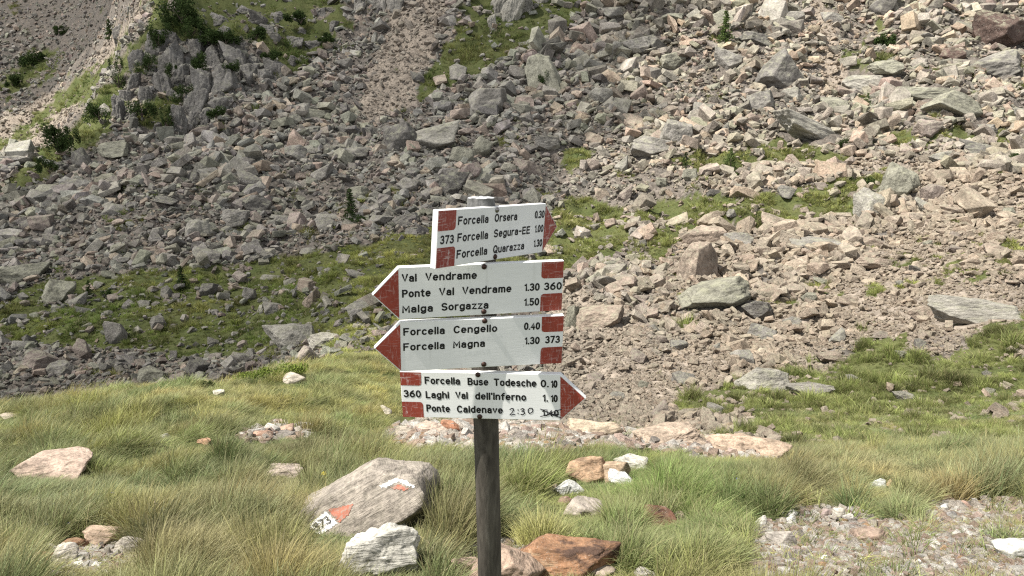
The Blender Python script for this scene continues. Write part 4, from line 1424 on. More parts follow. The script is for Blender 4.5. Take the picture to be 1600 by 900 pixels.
c = c * (1 - 0.45 * lit) + np.array((0.20, 0.205, 0.070)) * 0.55 * lit
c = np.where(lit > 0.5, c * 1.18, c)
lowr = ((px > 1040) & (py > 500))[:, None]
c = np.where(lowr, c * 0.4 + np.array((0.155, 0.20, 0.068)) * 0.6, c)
c = c * rg.uniform(0.55, 1.5, (m, 1)) * np.array((1.02, 1.0, 0.95))
c = np.where(((px < 660) & (py > 330))[:, None], c * np.array((1.36, 1.28, 1.2)), c)
c = np.where((y < 60)[:, None], c * np.clip(0.95 + 0.5 * fbm2(x * 1.3 + 20, y * 1.3, 2), 0.5, 1.6)[:, None], c)
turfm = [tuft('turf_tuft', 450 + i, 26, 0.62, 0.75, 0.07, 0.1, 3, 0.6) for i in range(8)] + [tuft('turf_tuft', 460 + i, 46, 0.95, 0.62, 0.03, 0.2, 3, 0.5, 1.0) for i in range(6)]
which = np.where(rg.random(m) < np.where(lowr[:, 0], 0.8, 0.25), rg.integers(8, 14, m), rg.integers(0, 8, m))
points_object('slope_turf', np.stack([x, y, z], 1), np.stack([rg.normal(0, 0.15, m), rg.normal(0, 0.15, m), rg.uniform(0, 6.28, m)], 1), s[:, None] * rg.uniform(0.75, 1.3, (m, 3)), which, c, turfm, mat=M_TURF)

# gravel on the path, on the bare strips and around the stones
n = 230000
y = np.exp(rg.uniform(math.log(2.3), math.log(16), n))
x = rg.uniform(-0.85, 0.85, n) * (y + 0.3)
z = height(x, y)
gm, fm, bm_ = masks(x, y, z)
px, py, d = project(x, y, z)
keep = bm_ > 0.5
x, y, z, d, px, py = (a[keep] for a in (x, y, z, d, px, py))
m = len(x)
u = rg.random(m)
r = (2.6 ** -1.0 + u * (19.0 ** -1.0 - 2.6 ** -1.0)) ** (-1 / 1.0) * np.clip(d, 2.5, 9) * np.where(y > 6, 1.7, 1.0) / FOC * 0.5
col = np.array([(0.47, 0.42, 0.36), (0.36, 0.27, 0.21), (0.56, 0.53, 0.48), (0.30, 0.27, 0.24), (0.38, 0.25, 0.15), (0.43, 0.33, 0.28)])[rg.choice(6, m, p=[0.34, 0.22, 0.18, 0.10, 0.02, 0.14])] * 1.06 * rg.uniform(0.8, 1.2, (m, 1))
gravm = [shard_mesh('gravel_stone', 600 + i, np.array((1.0, RNG.uniform(0.6, 0.95), RNG.uniform(0.4, 0.75)))) for i in range(12)]
points_object('gravel', np.stack([x, y, z + r * rg.uniform(-0.1, 0.4, m)], 1), np.stack([rg.normal(0, 0.3, m), rg.normal(0, 0.3, m), rg.uniform(0, 6.28, m)], 1), r[:, None] * rg.uniform(0.8, 1.25, (m, 3)), rg.integers(0, 10, m), col, gravm, mat=M_GRAVEL)

# ------------------------------------------------------------------ trees and shrubs


def blob_leaves(rg, n, centre, radii, size):
    q = rg.normal(size=(n, 3))
    q /= np.linalg.norm(q, axis=1)[:, None]
    q *= (rg.random((n, 1)) ** 0.45)
    p = np.array(centre) + q * np.array(radii)
    a, b = rg.normal(size=(n, 3)), rg.normal(size=(n, 3))
    a /= np.linalg.norm(a, axis=1)[:, None]
    b /= np.linalg.norm(b, axis=1)[:, None]
    s = size * rg.uniform(0.6, 1.3, (n, 1))
    V = np.stack([p - a * s, p + b * s * 0.4, p + a * s, p - b * s * 0.4], 1).reshape(-1, 3)
    return V, np.arange(4 * n).reshape(n, 4)


def cone_trunk(h, r):
    V, F = [], []
    for k in range(5):
        t = k / 4
        for j in range(7):
            a = j / 7 * 6.283
            V.append((math.cos(a) * r * (1 - 0.85 * t) + 0.02 * h * math.sin(3 * t), math.sin(a) * r * (1 - 0.85 * t), h * t - 0.05 * h))
    for k in range(4):
        for j in range(7):
            F.append((k * 7 + j, k * 7 + (j + 1) % 7, k * 7 + 7 + (j + 1) % 7, k * 7 + 7 + j))
    return V, F


def conifer(px, py, hpx, label, seed, slim=0.3, mat=None, dmin=13.5):
    g = ground_at(px, py, dmin)
    h = hpx * project(g.x, g.y, g.z)[2] / FOC
    rg = np.random.default_rng(seed)
    root = bpy.data.objects.new('small_conifer', None)
    COL.objects.link(root)
    root.location = g
    tag(root, label, 'tree', 'small conifers on the slopes')
    V, F = cone_trunk(h, 0.035 * h)
    link('trunk', mesh_np('trunk', np.array(V), F, True), M_BARK, root)
    VV, FF, n = [], [], 0
    for k in range(17):
        t = 0.06 + 0.92 * k / 16
        R = slim * h * (1 - t) ** 0.8 + 0.02 * h
        for j in range(max(3, int(8 * (1 - t) + 2))):
            a, L = rg.uniform(0, 6.28), R * rg.uniform(0.45, 1.15)
            for q in (0.45, 0.9):
                v, f = blob_leaves(rg, 12, (math.cos(a) * L * q, math.sin(a) * L * q, h * t - 0.12 * L * q), (0.06 * h, 0.06 * h, 0.03 * h), 0.035 * h)
                VV.append(v)
                FF.append(f + n)
                n += len(v)
    link('crown', mesh_np('crown', np.concatenate(VV), np.concatenate(FF)), mat or M_PINE, root)
    return root


conifer(548, 346, 50, 'small dark conifer on the shaded scree up left of the boards', 801, 0.30)
conifer(285, 453, 38, 'little dark conifer standing in the shaded grass band', 802, 0.32)
conifer(140, 464, 26, 'tiny conifer behind the tall boulder in the grass band', 803, 0.34)
conifer(1132, 68, 48, 'pale green larch alone high on the right slope', 804, 0.30, M_LARCH)
conifer(1071, 268, 30, 'little round pine at the left edge of the terrace turf', 805, 0.5)
conifer(1140, 276, 44, 'bushy bright green pine on the terrace turf', 806, 0.5, M_LARCH)
conifer(1355, 170, 24, 'tiny green pine between the slabs below the gravel trail', 807, 0.42, M_LARCH)
conifer(172, 62, 30, 'slim dark conifer on the grassy ridge at the upper left', 808, 0.28, None, 70)


def shrub(px, py, wpx, hpx, label, seed, mat, dmin=13.5, name='mountain_pine', n=1500):
    g = ground_at(px, py + hpx * 0.3, dmin)
    if dmin == 60:      # rooted on the broken ledges, which stand out from the slope
        g = EYE + (g - EYE) * 0.972
    k = project(g.x, g.y, g.z)[2] / FOC
    w, h = wpx * k * 0.5, hpx * k
    rg = np.random.default_rng(seed)
    root = bpy.data.objects.new(name, None)
    COL.objects.link(root)
    root.location = g
    tag(root, label, 'shrub', 'low shrubs on the slopes')
    VV, FF, c = [], [], 0
    for j in range(9):
        a = rg.uniform(0, 6.28)
        rr = rg.uniform(0.2, 1.0)
        kk = rg.uniform(0.45, 1.1)
        v, f = blob_leaves(rg, n // 9, (math.cos(a) * rr * w, math.sin(a) * rr * w * 0.7, h * rg.uniform(0.1, 0.66)), (w * 0.40 * kk, w * 0.40 * kk, h * 0.34 * kk), min(w, h) * 0.10)
        VV.append(v)
        FF.append(f + c)
        c += len(v)
    link('foliage', mesh_np('foliage', np.concatenate(VV), np.concatenate(FF)), mat, root)
    SV, SF = [], []
    for j in range(5):
        a = j * 1.3
        V, F = cone_trunk(h * 0.35, 0.03 * h)
        o = len(SV)
        SV += [(x + z * math.cos(a) * 0.7, y + z * math.sin(a) * 0.7, z) for x, y, z in V]
        SF += [tuple(i + o for i in f) for f in F]
    link('stems', mesh_np('stems', np.array(SV), SF, True), M_BARK, root)


shrub(92, 222, 54, 54, 'dark round mountain pine at the foot of the grassy ridge at left', 821, M_PINE, 60)
shrub(110, 215, 34, 34, 'dark mountain pine joined to the right side of the ridge foot pine', 822, M_PINE, 60)
shrub(78, 262, 34, 30, 'low dark shrub below the ridge foot pine', 823, M_PINE, 60)
shrub(325, 58, 52, 32, 'broad dark shrub on top of the cliff between the pale rock columns', 824, M_PINE, 60)
shrub(285, 22, 70, 44, 'large dark shrub along the top edge above the cliff', 825, M_PINE, 60)
shrub(248, 58, 40, 44, 'dark shrub hanging over the left cliff columns', 826, M_PINE, 60)
shrub(186, 118, 26, 60, 'tall narrow dark shrub against the left flank of the cliff', 827, M_PINE, 60)
shrub(262, 185, 26, 44, 'green black shrub in the cleft at the cliff foot', 828, M_PINE, 60)
shrub(312, 100, 40, 30, 'dark shrub on the ledge in the middle of the cliff', 829, M_PINE, 60)
shrub(400, 55, 40, 24, 'olive dark shrub on the turf at the right of the cliff top', 830, M_PINE, 60)
shrub(470, 30, 46, 22, 'low dark shrub near the top edge right of the cliff', 831, M_PINE, 60)
for i_, (px, py, w, h, lab) in enumerate([(300, 45, 46, 40, 'dark shrub behind the left end of the cliff top'), (352, 62, 44, 26, 'dark shrub right of the broad cliff top shrub'), (232, 100, 30, 34, 'dark shrub between the leftmost cliff columns'),
        (288, 150, 30, 30, 'dark shrub in the middle cleft of the cliff'), (362, 108, 30, 22, 'dark shrub on the right ledge of the cliff'), (338, 178, 34, 22, 'dark shrub at the right foot of the cliff'), (222, 170, 40, 40, 'dark green shrub on the turf below the left cliff columns'),
        (425, 88, 36, 18, 'low dark shrub on the ledges right of the cliff'), (155, 175, 40, 36, 'dark shrub on the turf tongue left of the cliff foot'), (505, 60, 36, 18, 'low olive shrub at the right end of the ledges'), (268, 112, 24, 24, 'small dark shrub wedged among the tall cliff columns')]):
    shrub(px, py, w, h, lab, 880 + i_, M_PINE, 60)
shrub(50, 95, 56, 26, 'long dark patch of mountain pine on the far scree at the upper left', 832, M_PINE, 130)
shrub(95, 50, 26, 16, 'small dark mountain pine above the long patch on the far scree', 833, M_PINE, 130)
shrub(20, 128, 36, 22, 'dark mountain pine at the left edge of the far scree', 834, M_PINE, 130)
shrub(165, 460, 24, 18, 'low dark shrub beside the tiny conifer in the grass band', 835, M_PINE)
shrub(560, 347, 30, 26, 'dark low shrub at the foot of the small conifer on the scree', 836, M_PINE)
shrub(1318, 226, 22, 18, 'round green dwarf pine under the broad low slab', 837, M_PINE)
shrub(1345, 285, 44, 20, 'dark green creeping shrub on the terrace below the trail', 838, M_PINE)
shrub(1590, 248, 34, 18, 'green shrub under the dark undercut ledge', 839, M_PINE)
shrub(850, 130, 24, 30, 'small dark shrub at the right side of the tall lichen slab', 840, M_PINE)
shrub(1385, 66, 46, 26, 'low green shrub strip right of the gravel trail', 841, M_PINE)
shrub(460, 578, 90, 26, 'bright green mat of dwarf heath at the head of the meadow', 842, M_HEATH, 8, 'dwarf_heath', 2600)
shrub(410, 588, 70, 18, 'left lobe of the bright green heath mat on the meadow crest', 843, M_HEATH, 8, 'dwarf_heath', 1800)
shrub(322, 602, 28, 16, 'dark green heath cushion on the meadow crest at left', 844, M_PINE, 8, 'dwarf_heath', 900)

# ------------------------------------------------------------------ flowers


def flower(px, py, drop, label, kind, seed):
    g = ground_at(px, py + drop, 0)
    k = project(g.x, g.y, g.z)[2] / FOC
    h = drop * k * 1.05
    rg = np.random.default_rng(seed)
    root = bpy.data.objects.new(kind, None)
    COL.objects.link(root)
    root.location = g
    tag(root, label, 'flower', {'blue_flower': 'blue flowers in the meadow'}.get(kind))
    V, F = cone_trunk(h * 1.05, 0.0016 + 0.0008 * k * 100 * 0.1)
    link('stem', mesh_np('stem', np.array(V), F, True), M_STEM, root)
    if kind == 'blue_flower':
        V, F = [], []
        R = 3.0 * k
        for j in range(7):
            a = j / 7 * 6.283
            o = len(V)
            ca, sa = math.cos(a), math.sin(a)
            V += [(0, 0, h), (ca * R * 0.6 - sa * R * 0.35, sa * R * 0.6 + ca * R * 0.35, h + R * 0.5), (ca * R, sa * R, h + R * 0.75), (ca * R * 0.6 + sa * R * 0.35, sa * R * 0.6 - ca * R * 0.35, h + R * 0.5)]
            F.append((o, o + 1, o + 2, o + 3))
        v, f = blob_leaves(rg, 40, (0, 0, h + R * 0.3), (R * 0.6, R * 0.6, R * 0.6), R * 0.35)
        F += [tuple(int(i) + len(V) for i in q) for q in f]
        link('blossom', mesh_np('blossom', np.concatenate([np.array(V), v]), F), M_BLUE, root)
    else:
        n = 5 if kind == 'yellow_flower' else 4
        for j in range(n):
            R = (4.2 if kind == 'yellow_flower' else 7.5) * k
            v, f = blob_leaves(rg, 60, (rg.normal(0, 0.4) * R, rg.normal(0, 0.4) * R, h * (1 - 0.17 * j)), (R, R, R * 0.9), R * 0.45)
            link('blossom', mesh_np('blossom', v, f), M_YELLOW if kind == 'yellow_flower' else M_FLUFF, root)


for i, (px, py, dr, lab) in enumerate([
        (179, 771, 26, 'blue flower in the middle of the left meadow'), (285, 845, 28, 'blue flower in the straw coloured tussock left of the painted stone'), (458, 842, 24, 'blue flower just left of the painted 373 patch'),
        (404, 893, 20, 'blue flower at the bottom edge left of the white quartz stone'), (111, 818, 26, 'blue flower above the lower left stone heap'), (76, 820, 26, 'blue flower at the left above the orange brown heap stone'),
        (1151, 749, 26, 'blue flower in the tall green grass on the right'), (490, 718, 22, 'blue flower in the dark grass above the painted stone'), (735, 803, 28, 'blue flower touching the left side of the post'), (87, 788, 24, 'dark blue flower at the far left of the meadow')]):
    flower(px, py, dr, lab, 'blue_flower', 850 + i)
flower(508, 742, 30, 'yellow flower spike at the upper left side of the painted stone', 'yellow_flower', 870)
flower(248, 790, 40, 'faded pinkish brown thistle in the left meadow', 'thistle', 871)

# a long pale dry stalk lying in front of the quartz stone
a0, a1 = ground_at(632, 842), ground_at(700, 898)
a0 = a0 + Vector((0, -0.1, 0.10))
a1 = a1 + Vector((0, 0, 0.05))
V, F = [], []
for k in range(13):
    t = k / 12
    c = a0.lerp(a1, t) + Vector((0, 0, 0.05 * math.sin(t * 3.14)))
    for j in range(5):
        q = j / 5 * 6.283
        V.append((c.x + 0.0025 * math.cos(q), c.y + 0.0025 * math.sin(q), c.z + 0.002 * math.cos(q + 1.5)))
    if k:
        F += [((k - 1) * 5 + j, (k - 1) * 5 + (j + 1) % 5, k * 5 + (j + 1) % 5, k * 5 + j) for j in range(5)]
tag(link('dry_stalk', mesh_np('dry_stalk', np.array(V), F, True), plain('straw', (0.42, 0.36, 0.24), 0.8)), 'long pale dry grass stalk bent down in front of the white quartz stone', 'grass stalk')

# ------------------------------------------------------------------ the signpost


def A(cx, cy, rx, ry, a0, a1, n=12):
    return [(cx + rx * math.cos(math.radians(a0 + (a1 - a0) * k / n)), cy + ry * math.sin(math.radians(a0 + (a1 - a0) * k / n))) for k in range(n + 1)]


GL = {
    'F': (0.5, [[(0, 0), (0, 1), (0.5, 1)], [(0, 0.53), (0.42, 0.53)]]),
    'E': (0.5, [[(0.5, 0), (0, 0), (0, 1), (0.5, 1)], [(0, 0.53), (0.44, 0.53)]]),
    'L': (0.46, [[(0, 1), (0, 0), (0.46, 0)]]),
    'T': (0.56, [[(0, 1), (0.56, 1)], [(0.28, 1), (0.28, 0)]]),
    'I': (0.0, [[(0, 0), (0, 1)]]),
    'l': (0.0, [[(0, 0), (0, 1)]]),
    'i': (0.0, [[(0, 0), (0, 0.7)], [(0, 0.93), (0, 0.96)]]),
    'V': (0.56, [[(0, 1), (0.28, 0), (0.56, 1)]]),
    'v': (0.44, [[(0, 0.7), (0.22, 0), (0.44, 0.7)]]),
    'M': (0.66, [[(0, 0), (0, 1), (0.33, 0.3), (0.66, 1), (0.66, 0)]]),
    'z': (0.42, [[(0, 0.7), (0.42, 0.7), (0, 0), (0.42, 0)]]),
    'P': (0.52, [[(0, 0), (0, 1), (0.27, 1)] + A(0.27, 0.74, 0.25, 0.26, 90, -90) + [(0, 0.48)]]),
    'B': (0.54, [[(0, 0), (0, 1), (0.26, 1)] + A(0.26, 0.765, 0.24, 0.235, 90, -90) + [(0, 0.53)], [(0.26, 0.53)] + A(0.27, 0.265, 0.27, 0.265, 90, -90) + [(0, 0)]]),
    'O': (0.6, [A(0.3, 0.5, 0.3, 0.5, 0, 360, 24)]),
    'Q': (0.6, [A(0.3, 0.5, 0.3, 0.5, 0, 360, 24), [(0.36, 0.24), (0.62, -0.06)]]),
    'C': (0.56, [A(0.3, 0.5, 0.3, 0.5, 42, 318, 20)]),
    'S': (0.54, [A(0.27, 0.745, 0.25, 0.255, 30, 262, 14) + A(0.27, 0.25, 0.27, 0.25, 82, -148, 14)]),
    's': (0.42, [A(0.21, 0.535, 0.19, 0.175, 30, 262, 10) + A(0.21, 0.18, 0.21, 0.18, 82, -148, 10)]),
    'o': (0.46, [A(0.23, 0.35, 0.23, 0.35, 0, 360, 20)]),
    'c': (0.42, [A(0.23, 0.35, 0.23, 0.35, 48, 312, 16)]),
    'e': (0.46, [[(0, 0.36), (0.46, 0.36)] + A(0.23, 0.35, 0.23, 0.35, 4, 308, 18)]),
    'r': (0.28, [[(0, 0), (0, 0.7)], A(0.27, 0.43, 0.27, 0.27, 175, 82, 8)]),
    'a': (0.44, [[(0.42, 0), (0.42, 0.48)] + A(0.22, 0.48, 0.2, 0.22, 0, 158, 10), A(0.21, 0.2, 0.21, 0.2, 20, 340, 16)[::-1], [(0.42, 0.41), (0.21, 0.40)]]),
    'd': (0.46, [[(0.46, 0), (0.46, 1)], A(0.23, 0.35, 0.23, 0.35, 20, 340, 18)]),
    'g': (0.46, [A(0.23, 0.37, 0.23, 0.33, 20, 340, 18), [(0.46, 0.7), (0.46, -0.04)] + A(0.23, -0.04, 0.23, 0.21, 0, -150, 10)]),
    'u': (0.44, [[(0, 0.7), (0, 0.24)] + A(0.22, 0.24, 0.22, 0.24, 180, 360, 10), [(0.44, 0.7), (0.44, 0)]]),
    'n': (0.44, [[(0, 0), (0, 0.7)], A(0.22, 0.46, 0.22, 0.24, 178, 0, 10) + [(0.44, 0)]]),
    'h': (0.44, [[(0, 0), (0, 1)], A(0.22, 0.46, 0.22, 0.24, 178, 0, 10) + [(0.44, 0)]]),
    'm': (0.70, [[(0, 0), (0, 0.7)], A(0.175, 0.5, 0.175, 0.2, 178, 0, 8) + [(0.35, 0)], A(0.525, 0.5, 0.175, 0.2, 178, 0, 8) + [(0.70, 0)]]),
    't': (0.32, [[(0.14, 0.95), (0.14, 0.14)] + A(0.28, 0.14, 0.14, 0.14, 180, 285, 6), [(0, 0.7), (0.32, 0.7)]]),
    'f': (0.32, [[(0.13, 0), (0.13, 0.8)] + A(0.30, 0.8, 0.17, 0.2, 180, 80, 6), [(0, 0.68), (0.30, 0.68)]]),
    '-': (0.34, [[(0, 0.46), (0.34, 0.46)]]),
    '.': (0.0, [[(0, 0.0), (0, 0.03)]]),
    "'": (0.0, [[(0, 1.0), (0, 0.82)]]),
    '0': (0.50, [A(0.25, 0.5, 0.25, 0.5, 0, 360, 24)]),
    '1': (0.18, [[(0, 0.8), (0.18, 1), (0.18, 0)]]),
    '3': (0.50, [A(0.24, 0.755, 0.22, 0.245, 150, -88, 12), A(0.24, 0.26, 0.26, 0.26, 88, -150, 12)]),
    '4': (0.56, [[(0.42, 0), (0.42, 1), (0, 0.3), (0.56, 0.3)]]),
    '5': (0.50, [[(0.46, 1), (0.08, 1), (0.04, 0.53)] + A(0.24, 0.32, 0.26, 0.32, 132, -148, 14)]),
    '6': (0.52, [A(0.26, 0.3, 0.26, 0.3, 0, 360, 20), [(0.40, 1)] + A(0.5, 0.32, 0.5, 0.62, 112, 180, 8)]),
    '7': (0.48, [[(0, 1), (0.48, 1), (0.16, 0)]]),
}


def ribbon(V, F, pts, w, y, cap=True):
    """a flat stroke with round ends"""
    clean = [pts[0]]
    for p in pts[1:]:
        if math.hypot(p[0] - clean[-1][0], p[1] - clean[-1][1]) > 1e-6:
            clean.append(p)
    pts, r, n = clean, w / 2, len(clean)
    closed = n > 4 and math.hypot(pts[0][0] - pts[-1][0], pts[0][1] - pts[-1][1]) < 1e-5
    L, R = [], []
    for i in range(n):
        a = pts[i - 1] if i else (pts[-2] if closed else pts[0])
        c = pts[i + 1] if i < n - 1 else (pts[1] if closed else pts[-1])
        b = pts[i]
        d0, d1 = (b[0] - a[0], b[1] - a[1]), (c[0] - b[0], c[1] - b[1])
        l0, l1 = math.hypot(*d0), math.hypot(*d1)
        if l0 < 1e-9:
            d0, l0 = d1, l1
        if l1 < 1e-9:
            d1, l1 = d0, l0
        n0, n1 = (-d0[1] / l0, d0[0] / l0), (-d1[1] / l1, d1[0] / l1)
        mx, my = n0[0] + n1[0], n0[1] + n1[1]
        q = mx * mx + my * my
        k = min(2.0 / max(q, 1e-6), 1.6) if q > 1e-6 else 1
        L.append((b[0] + mx * r * k, b[1] + my * r * k))
        R.append((b[0] - mx * r * k, b[1] - my * r * k))
    o = len(V)
    V += [(p[0], y, p[1]) for p in L] + [(p[0], y, p[1]) for p in R]
    F += [(o + i, o + n + i, o + n + i + 1, o + i + 1) for i in range(n - 1)]
    if cap and not closed:
        for e, s in ((0, 1), (n - 1, -1)):
            b, l, rr = pts[e], L[e], R[e]
            a0 = math.atan2(l[1] - b[1], l[0] - b[0])
            o = len(V)
            fan = [(b[0] + r * math.cos(a0 + s * k / 8 * math.pi), y, b[1] + r * math.sin(a0 + s * k / 8 * math.pi)) for k in range(9)]
            V += fan
            F.append(tuple(range(o, o + 9)) if s > 0 else tuple(range(o + 8, o - 1, -1)))


def write(V, F, word, x0, z0, x1, z1, h, y, w=None):
    w = w or h * 0.195
    gap = 0.30
    tot = sum(GL[c][0] for c in word) + gap * (len(word) - 1)
    k = (x1 - x0 - w) / max(tot, 1e-6)
    if len(word) == 2 and word[1] == '.':
        k = h
    x = x0 + w / 2
    n = 0
    for c in word:
        gw, st = GL[c]
        for ln in st:
            n += 1
            ribbon(V, F, [(x + p[0] * k, z0 + (z1 - z0) * ((x - x0) / max(x1 - x0, 1e-6)) + w / 2 + p[1] * (h - w)) for p in ln], w, y - 0.00004 * (n % 3))
        x += (gw + gap) * k


TEXT = {
    1: [('Forcella', -0.1610, 0.0325, -0.0346, 0.0315), ('Orsera', -0.0079, 0.0322, 0.0971, 0.0316), ('0.30', 0.1841, 0.0317, 0.2342, 0.0313), ('373', -0.2265, -0.0132, -0.1739, -0.0140), ('Forcella', -0.1600, -0.0122, -0.0320, -0.0130),
        ('Segura-EE', -0.0069, -0.0115, 0.1651, -0.0125), ('1.00', 0.1897, -0.0113, 0.2345, -0.0120), ('Forcella', -0.1597, -0.0565, -0.0311, -0.0572), ('Quarazza', -0.0055, -0.0566, 0.1416, -0.0575), ('1.30', 0.1900, -0.0552, 0.2340, -0.0565)],
    2: [('Val', -0.2274, 0.0330, -0.1867, 0.0325), ('Vendrame', -0.1628, 0.0331, -0.0184, 0.0325), ('Ponte', -0.2274, -0.0120, -0.1484, -0.0120), ('Val', -0.1250, -0.0117, -0.0829, -0.0120), ('Vendrame', -0.0596, -0.0117, 0.0826, -0.0116),
        ('1.30', 0.1208, -0.0108, 0.1663, -0.0113), ('360', 0.1790, -0.0110, 0.2329, -0.0115), ('Malga', -0.2278, -0.0570, -0.1422, -0.0572), ('Sorgazza', -0.1186, -0.0562, 0.0168, -0.0573), ('1.50', 0.1214, -0.0555, 0.1666, -0.0561)],
    3: [('Forcella', -0.2279, 0.0336, -0.1111, 0.0336), ('Cengello', -0.0864, 0.0340, 0.0396, 0.0334), ('0.40', 0.1179, 0.0350, 0.1658, 0.0344), ('Forcella', -0.2287, -0.0120, -0.1112, -0.0122), ('Magna', -0.0876, -0.0113, 0.0049, -0.0113),
        ('1.30', 0.1216, -0.0100, 0.1662, -0.0106), ('373', 0.1822, -0.0097, 0.2273, -0.0099)],
    4: [('Forcella', -0.1650, 0.0362, -0.0578, 0.0356), ('Buse', -0.0359, 0.0349, 0.0264, 0.0345), ('Todesche', 0.0422, 0.0342, 0.1684, 0.0336), ('0.', 0.1805, 0.0331, 0.1998, 0.0329), ('10', 0.2109, 0.0323, 0.2302, 0.0323), ('360', -0.2316, -0.0086, -0.1782, -0.0090),
        ('Laghi', -0.1644, -0.0106, -0.0932, -0.0103), ('Val', -0.0743, -0.0107, -0.0367, -0.0108), ("dell'Inferno", -0.0147, -0.0114, 0.1378, -0.0120), ('1.', 0.1861, -0.0135, 0.2018, -0.0136), ('10', 0.2108, -0.0143, 0.2310, -0.0144),
        ('Ponte', -0.1644, -0.0550, -0.0924, -0.0555), ('Caldenave', -0.0716, -0.0559, 0.0674, -0.0564)],
}
BOARDS = {   # centre of the front face, turn, tilt, side of the arrow, lengths, corner patches, screws
    1: ((-0.0465, 2.0542, 1.4559), 0.9166, 0.1157, 1, 0.4762, 0.0721, [(-0.2376, -0.1696, 0.0215, 0.0735, 'r', 'b'), (-0.2376, -0.1667, -0.0745, -0.0221, 'r', 't')], [(0.0001, 0.0657), (0.0051, -0.0665)], 0.85),
    2: ((-0.0816, 2.0451, 1.2977), 0.248, 0.0272, -1, 0.4725, 0.0717, [(0.1700, 0.2355, 0.0245, 0.0738, 'l', 'b'), (0.1703, 0.2355, -0.0742, -0.0216, 'l', 't')], [(0.0024, 0.067), (0.0032, -0.0656)], 0.5),
    3: ((-0.0823, 2.0584, 1.1379), 0.192, 0.0267, -1, 0.4725, 0.0733, [(0.1705, 0.2355, 0.0259, 0.0738, 'l', 'b'), (0.1703, 0.2355, -0.0742, -0.0219, 'l', 't')], [(0.0028, 0.0682), (0.0022, -0.0656)], 0.4),
    4: ((-0.0951, 2.0988, 0.9642), -0.0868, -0.0187, 1, 0.4773, 0.0752, [(-0.2382, -0.1750, 0.0304, 0.0735, 'r', 'b'), (-0.2382, -0.1739, -0.0742, -0.0236, 'r', 't')], [(-0.0043, 0.069), (-0.0032, -0.0674)], 0.85),
}
BLAB = {1: 'top board turned to the right, Forcella Orsera and number 373', 2: 'second board with its arrow to the left, Val Vendrame and number 360', 3: 'third board with its arrow to the left, Forcella Cengello and number 373', 4: 'lowest board with its arrow to the right and a crossed out time'}
LEAN = math.radians(6.5)
post_base = Vector((-0.076, 2.105 - 0.15 * (-0.20 - 1.298), -0.20))
sign = bpy.data.objects.new('trail_signpost', None)
COL.objects.link(sign)
sign.location = (post_base.x, post_base.y, float(height(post_base.x, post_base.y)))
tag(sign, 'dark wooden trail signpost carrying four white boards with red arrow tips', 'signpost')
SB = sign.location.copy()


def post_axis(z):
    return Vector((-0.0805 - 0.0085 * (z - 0.86), 2.105 - 0.15 * (z - 1.298), z))


V, F = [], []
NP, NZ = 40, 60
ztop = 1.553
for k in range(NZ + 1):
    z = -0.2 + (ztop + 0.2) * k / NZ
    c = post_axis(z)
    for j in range(NP):
        a = j / NP * 2 * math.pi
        r = 0.0392 + 0.0006 * math.sin(3 * a + z * 4) + 0.0005 * float(vn2(np.array(a * 6), np.array(z * 5)))
        # drying cracks running down from the top
        for ca, depth, zl in ((-2.05, 0.006, 1.1), (-1.62, 0.009, 1.35), (-0.9, 0.004, 0.9), (0.8, 0.006, 1.0)):
            dd = abs((a - ca + math.pi) % (2 * math.pi) - math.pi)
            if dd < 0.09 and z > zl:
                r -= depth * (1 - dd / 0.09)
        if k == NZ:
            r -= 0.002
        V.append((c.x + r * math.cos(a) - SB.x, c.y + r * math.sin(a) - SB.y, c.z - SB.z + (0.0015 * math.sin(5 * a) if k == NZ else 0)))
for k in range(NZ):
    for j in range(NP):
        F.append((k * NP + j, k * NP + (j + 1) % NP, (k + 1) * NP + (j + 1) % NP, (k + 1) * NP + j))
post = link('post', mesh_np('post', np.array(V), F, True), M_WOOD, sign)
top = [V[NZ * NP + j] for j in range(NP)]
cx, cy, cz = np.mean(top, 0)
TV = [(cx, cy, cz + 0.004)] + [(cx + (p[0] - cx) * 0.55, cy + (p[1] - cy) * 0.55, p[2] + 0.0035) for p in top] + top
TF = [(0, 1 + j, 1 + (j + 1) % NP) for j in range(NP)] + [(1 + j, 1 + NP + j, 1 + NP + (j + 1) % NP, 1 + (j + 1) % NP) for j in range(NP)]
o = link('end_grain', mesh_np('end_grain', np.array(TV), TF), M_ENDGRAIN, post)
o['label'] = 'bleached cracked end grain of the post'
# the uppermost part of the post is weathered to grey
V2 = []
for k in range(9):
    z = ztop - 0.085 + 0.0855 * k / 8
    row = int(round((z + 0.2) / (ztop + 0.2) * NZ))
    c = post_axis(z)
    for j in range(NP):
        p = V[min(row, NZ) * NP + j]
        cc = post_axis(-0.2 + (ztop + 0.2) * min(row, NZ) / NZ) - SB
        rr = math.hypot(p[0] - cc.x, p[1] - cc.y) + 0.0009
        a = j / NP * 2 * math.pi
        V2.append((c.x - SB.x + rr * math.cos(a), c.y - SB.y + rr * math.sin(a), z - SB.z))
F2 = [(k * NP + j, k * NP + (j + 1) % NP, (k + 1) * NP + (j + 1) % NP, (k + 1) * NP + j) for k in range(8) for j in range(NP)]
link('weathered_head', mesh_np('weathered_head', np.array(V2), F2, True), M_OLDWOOD, post)


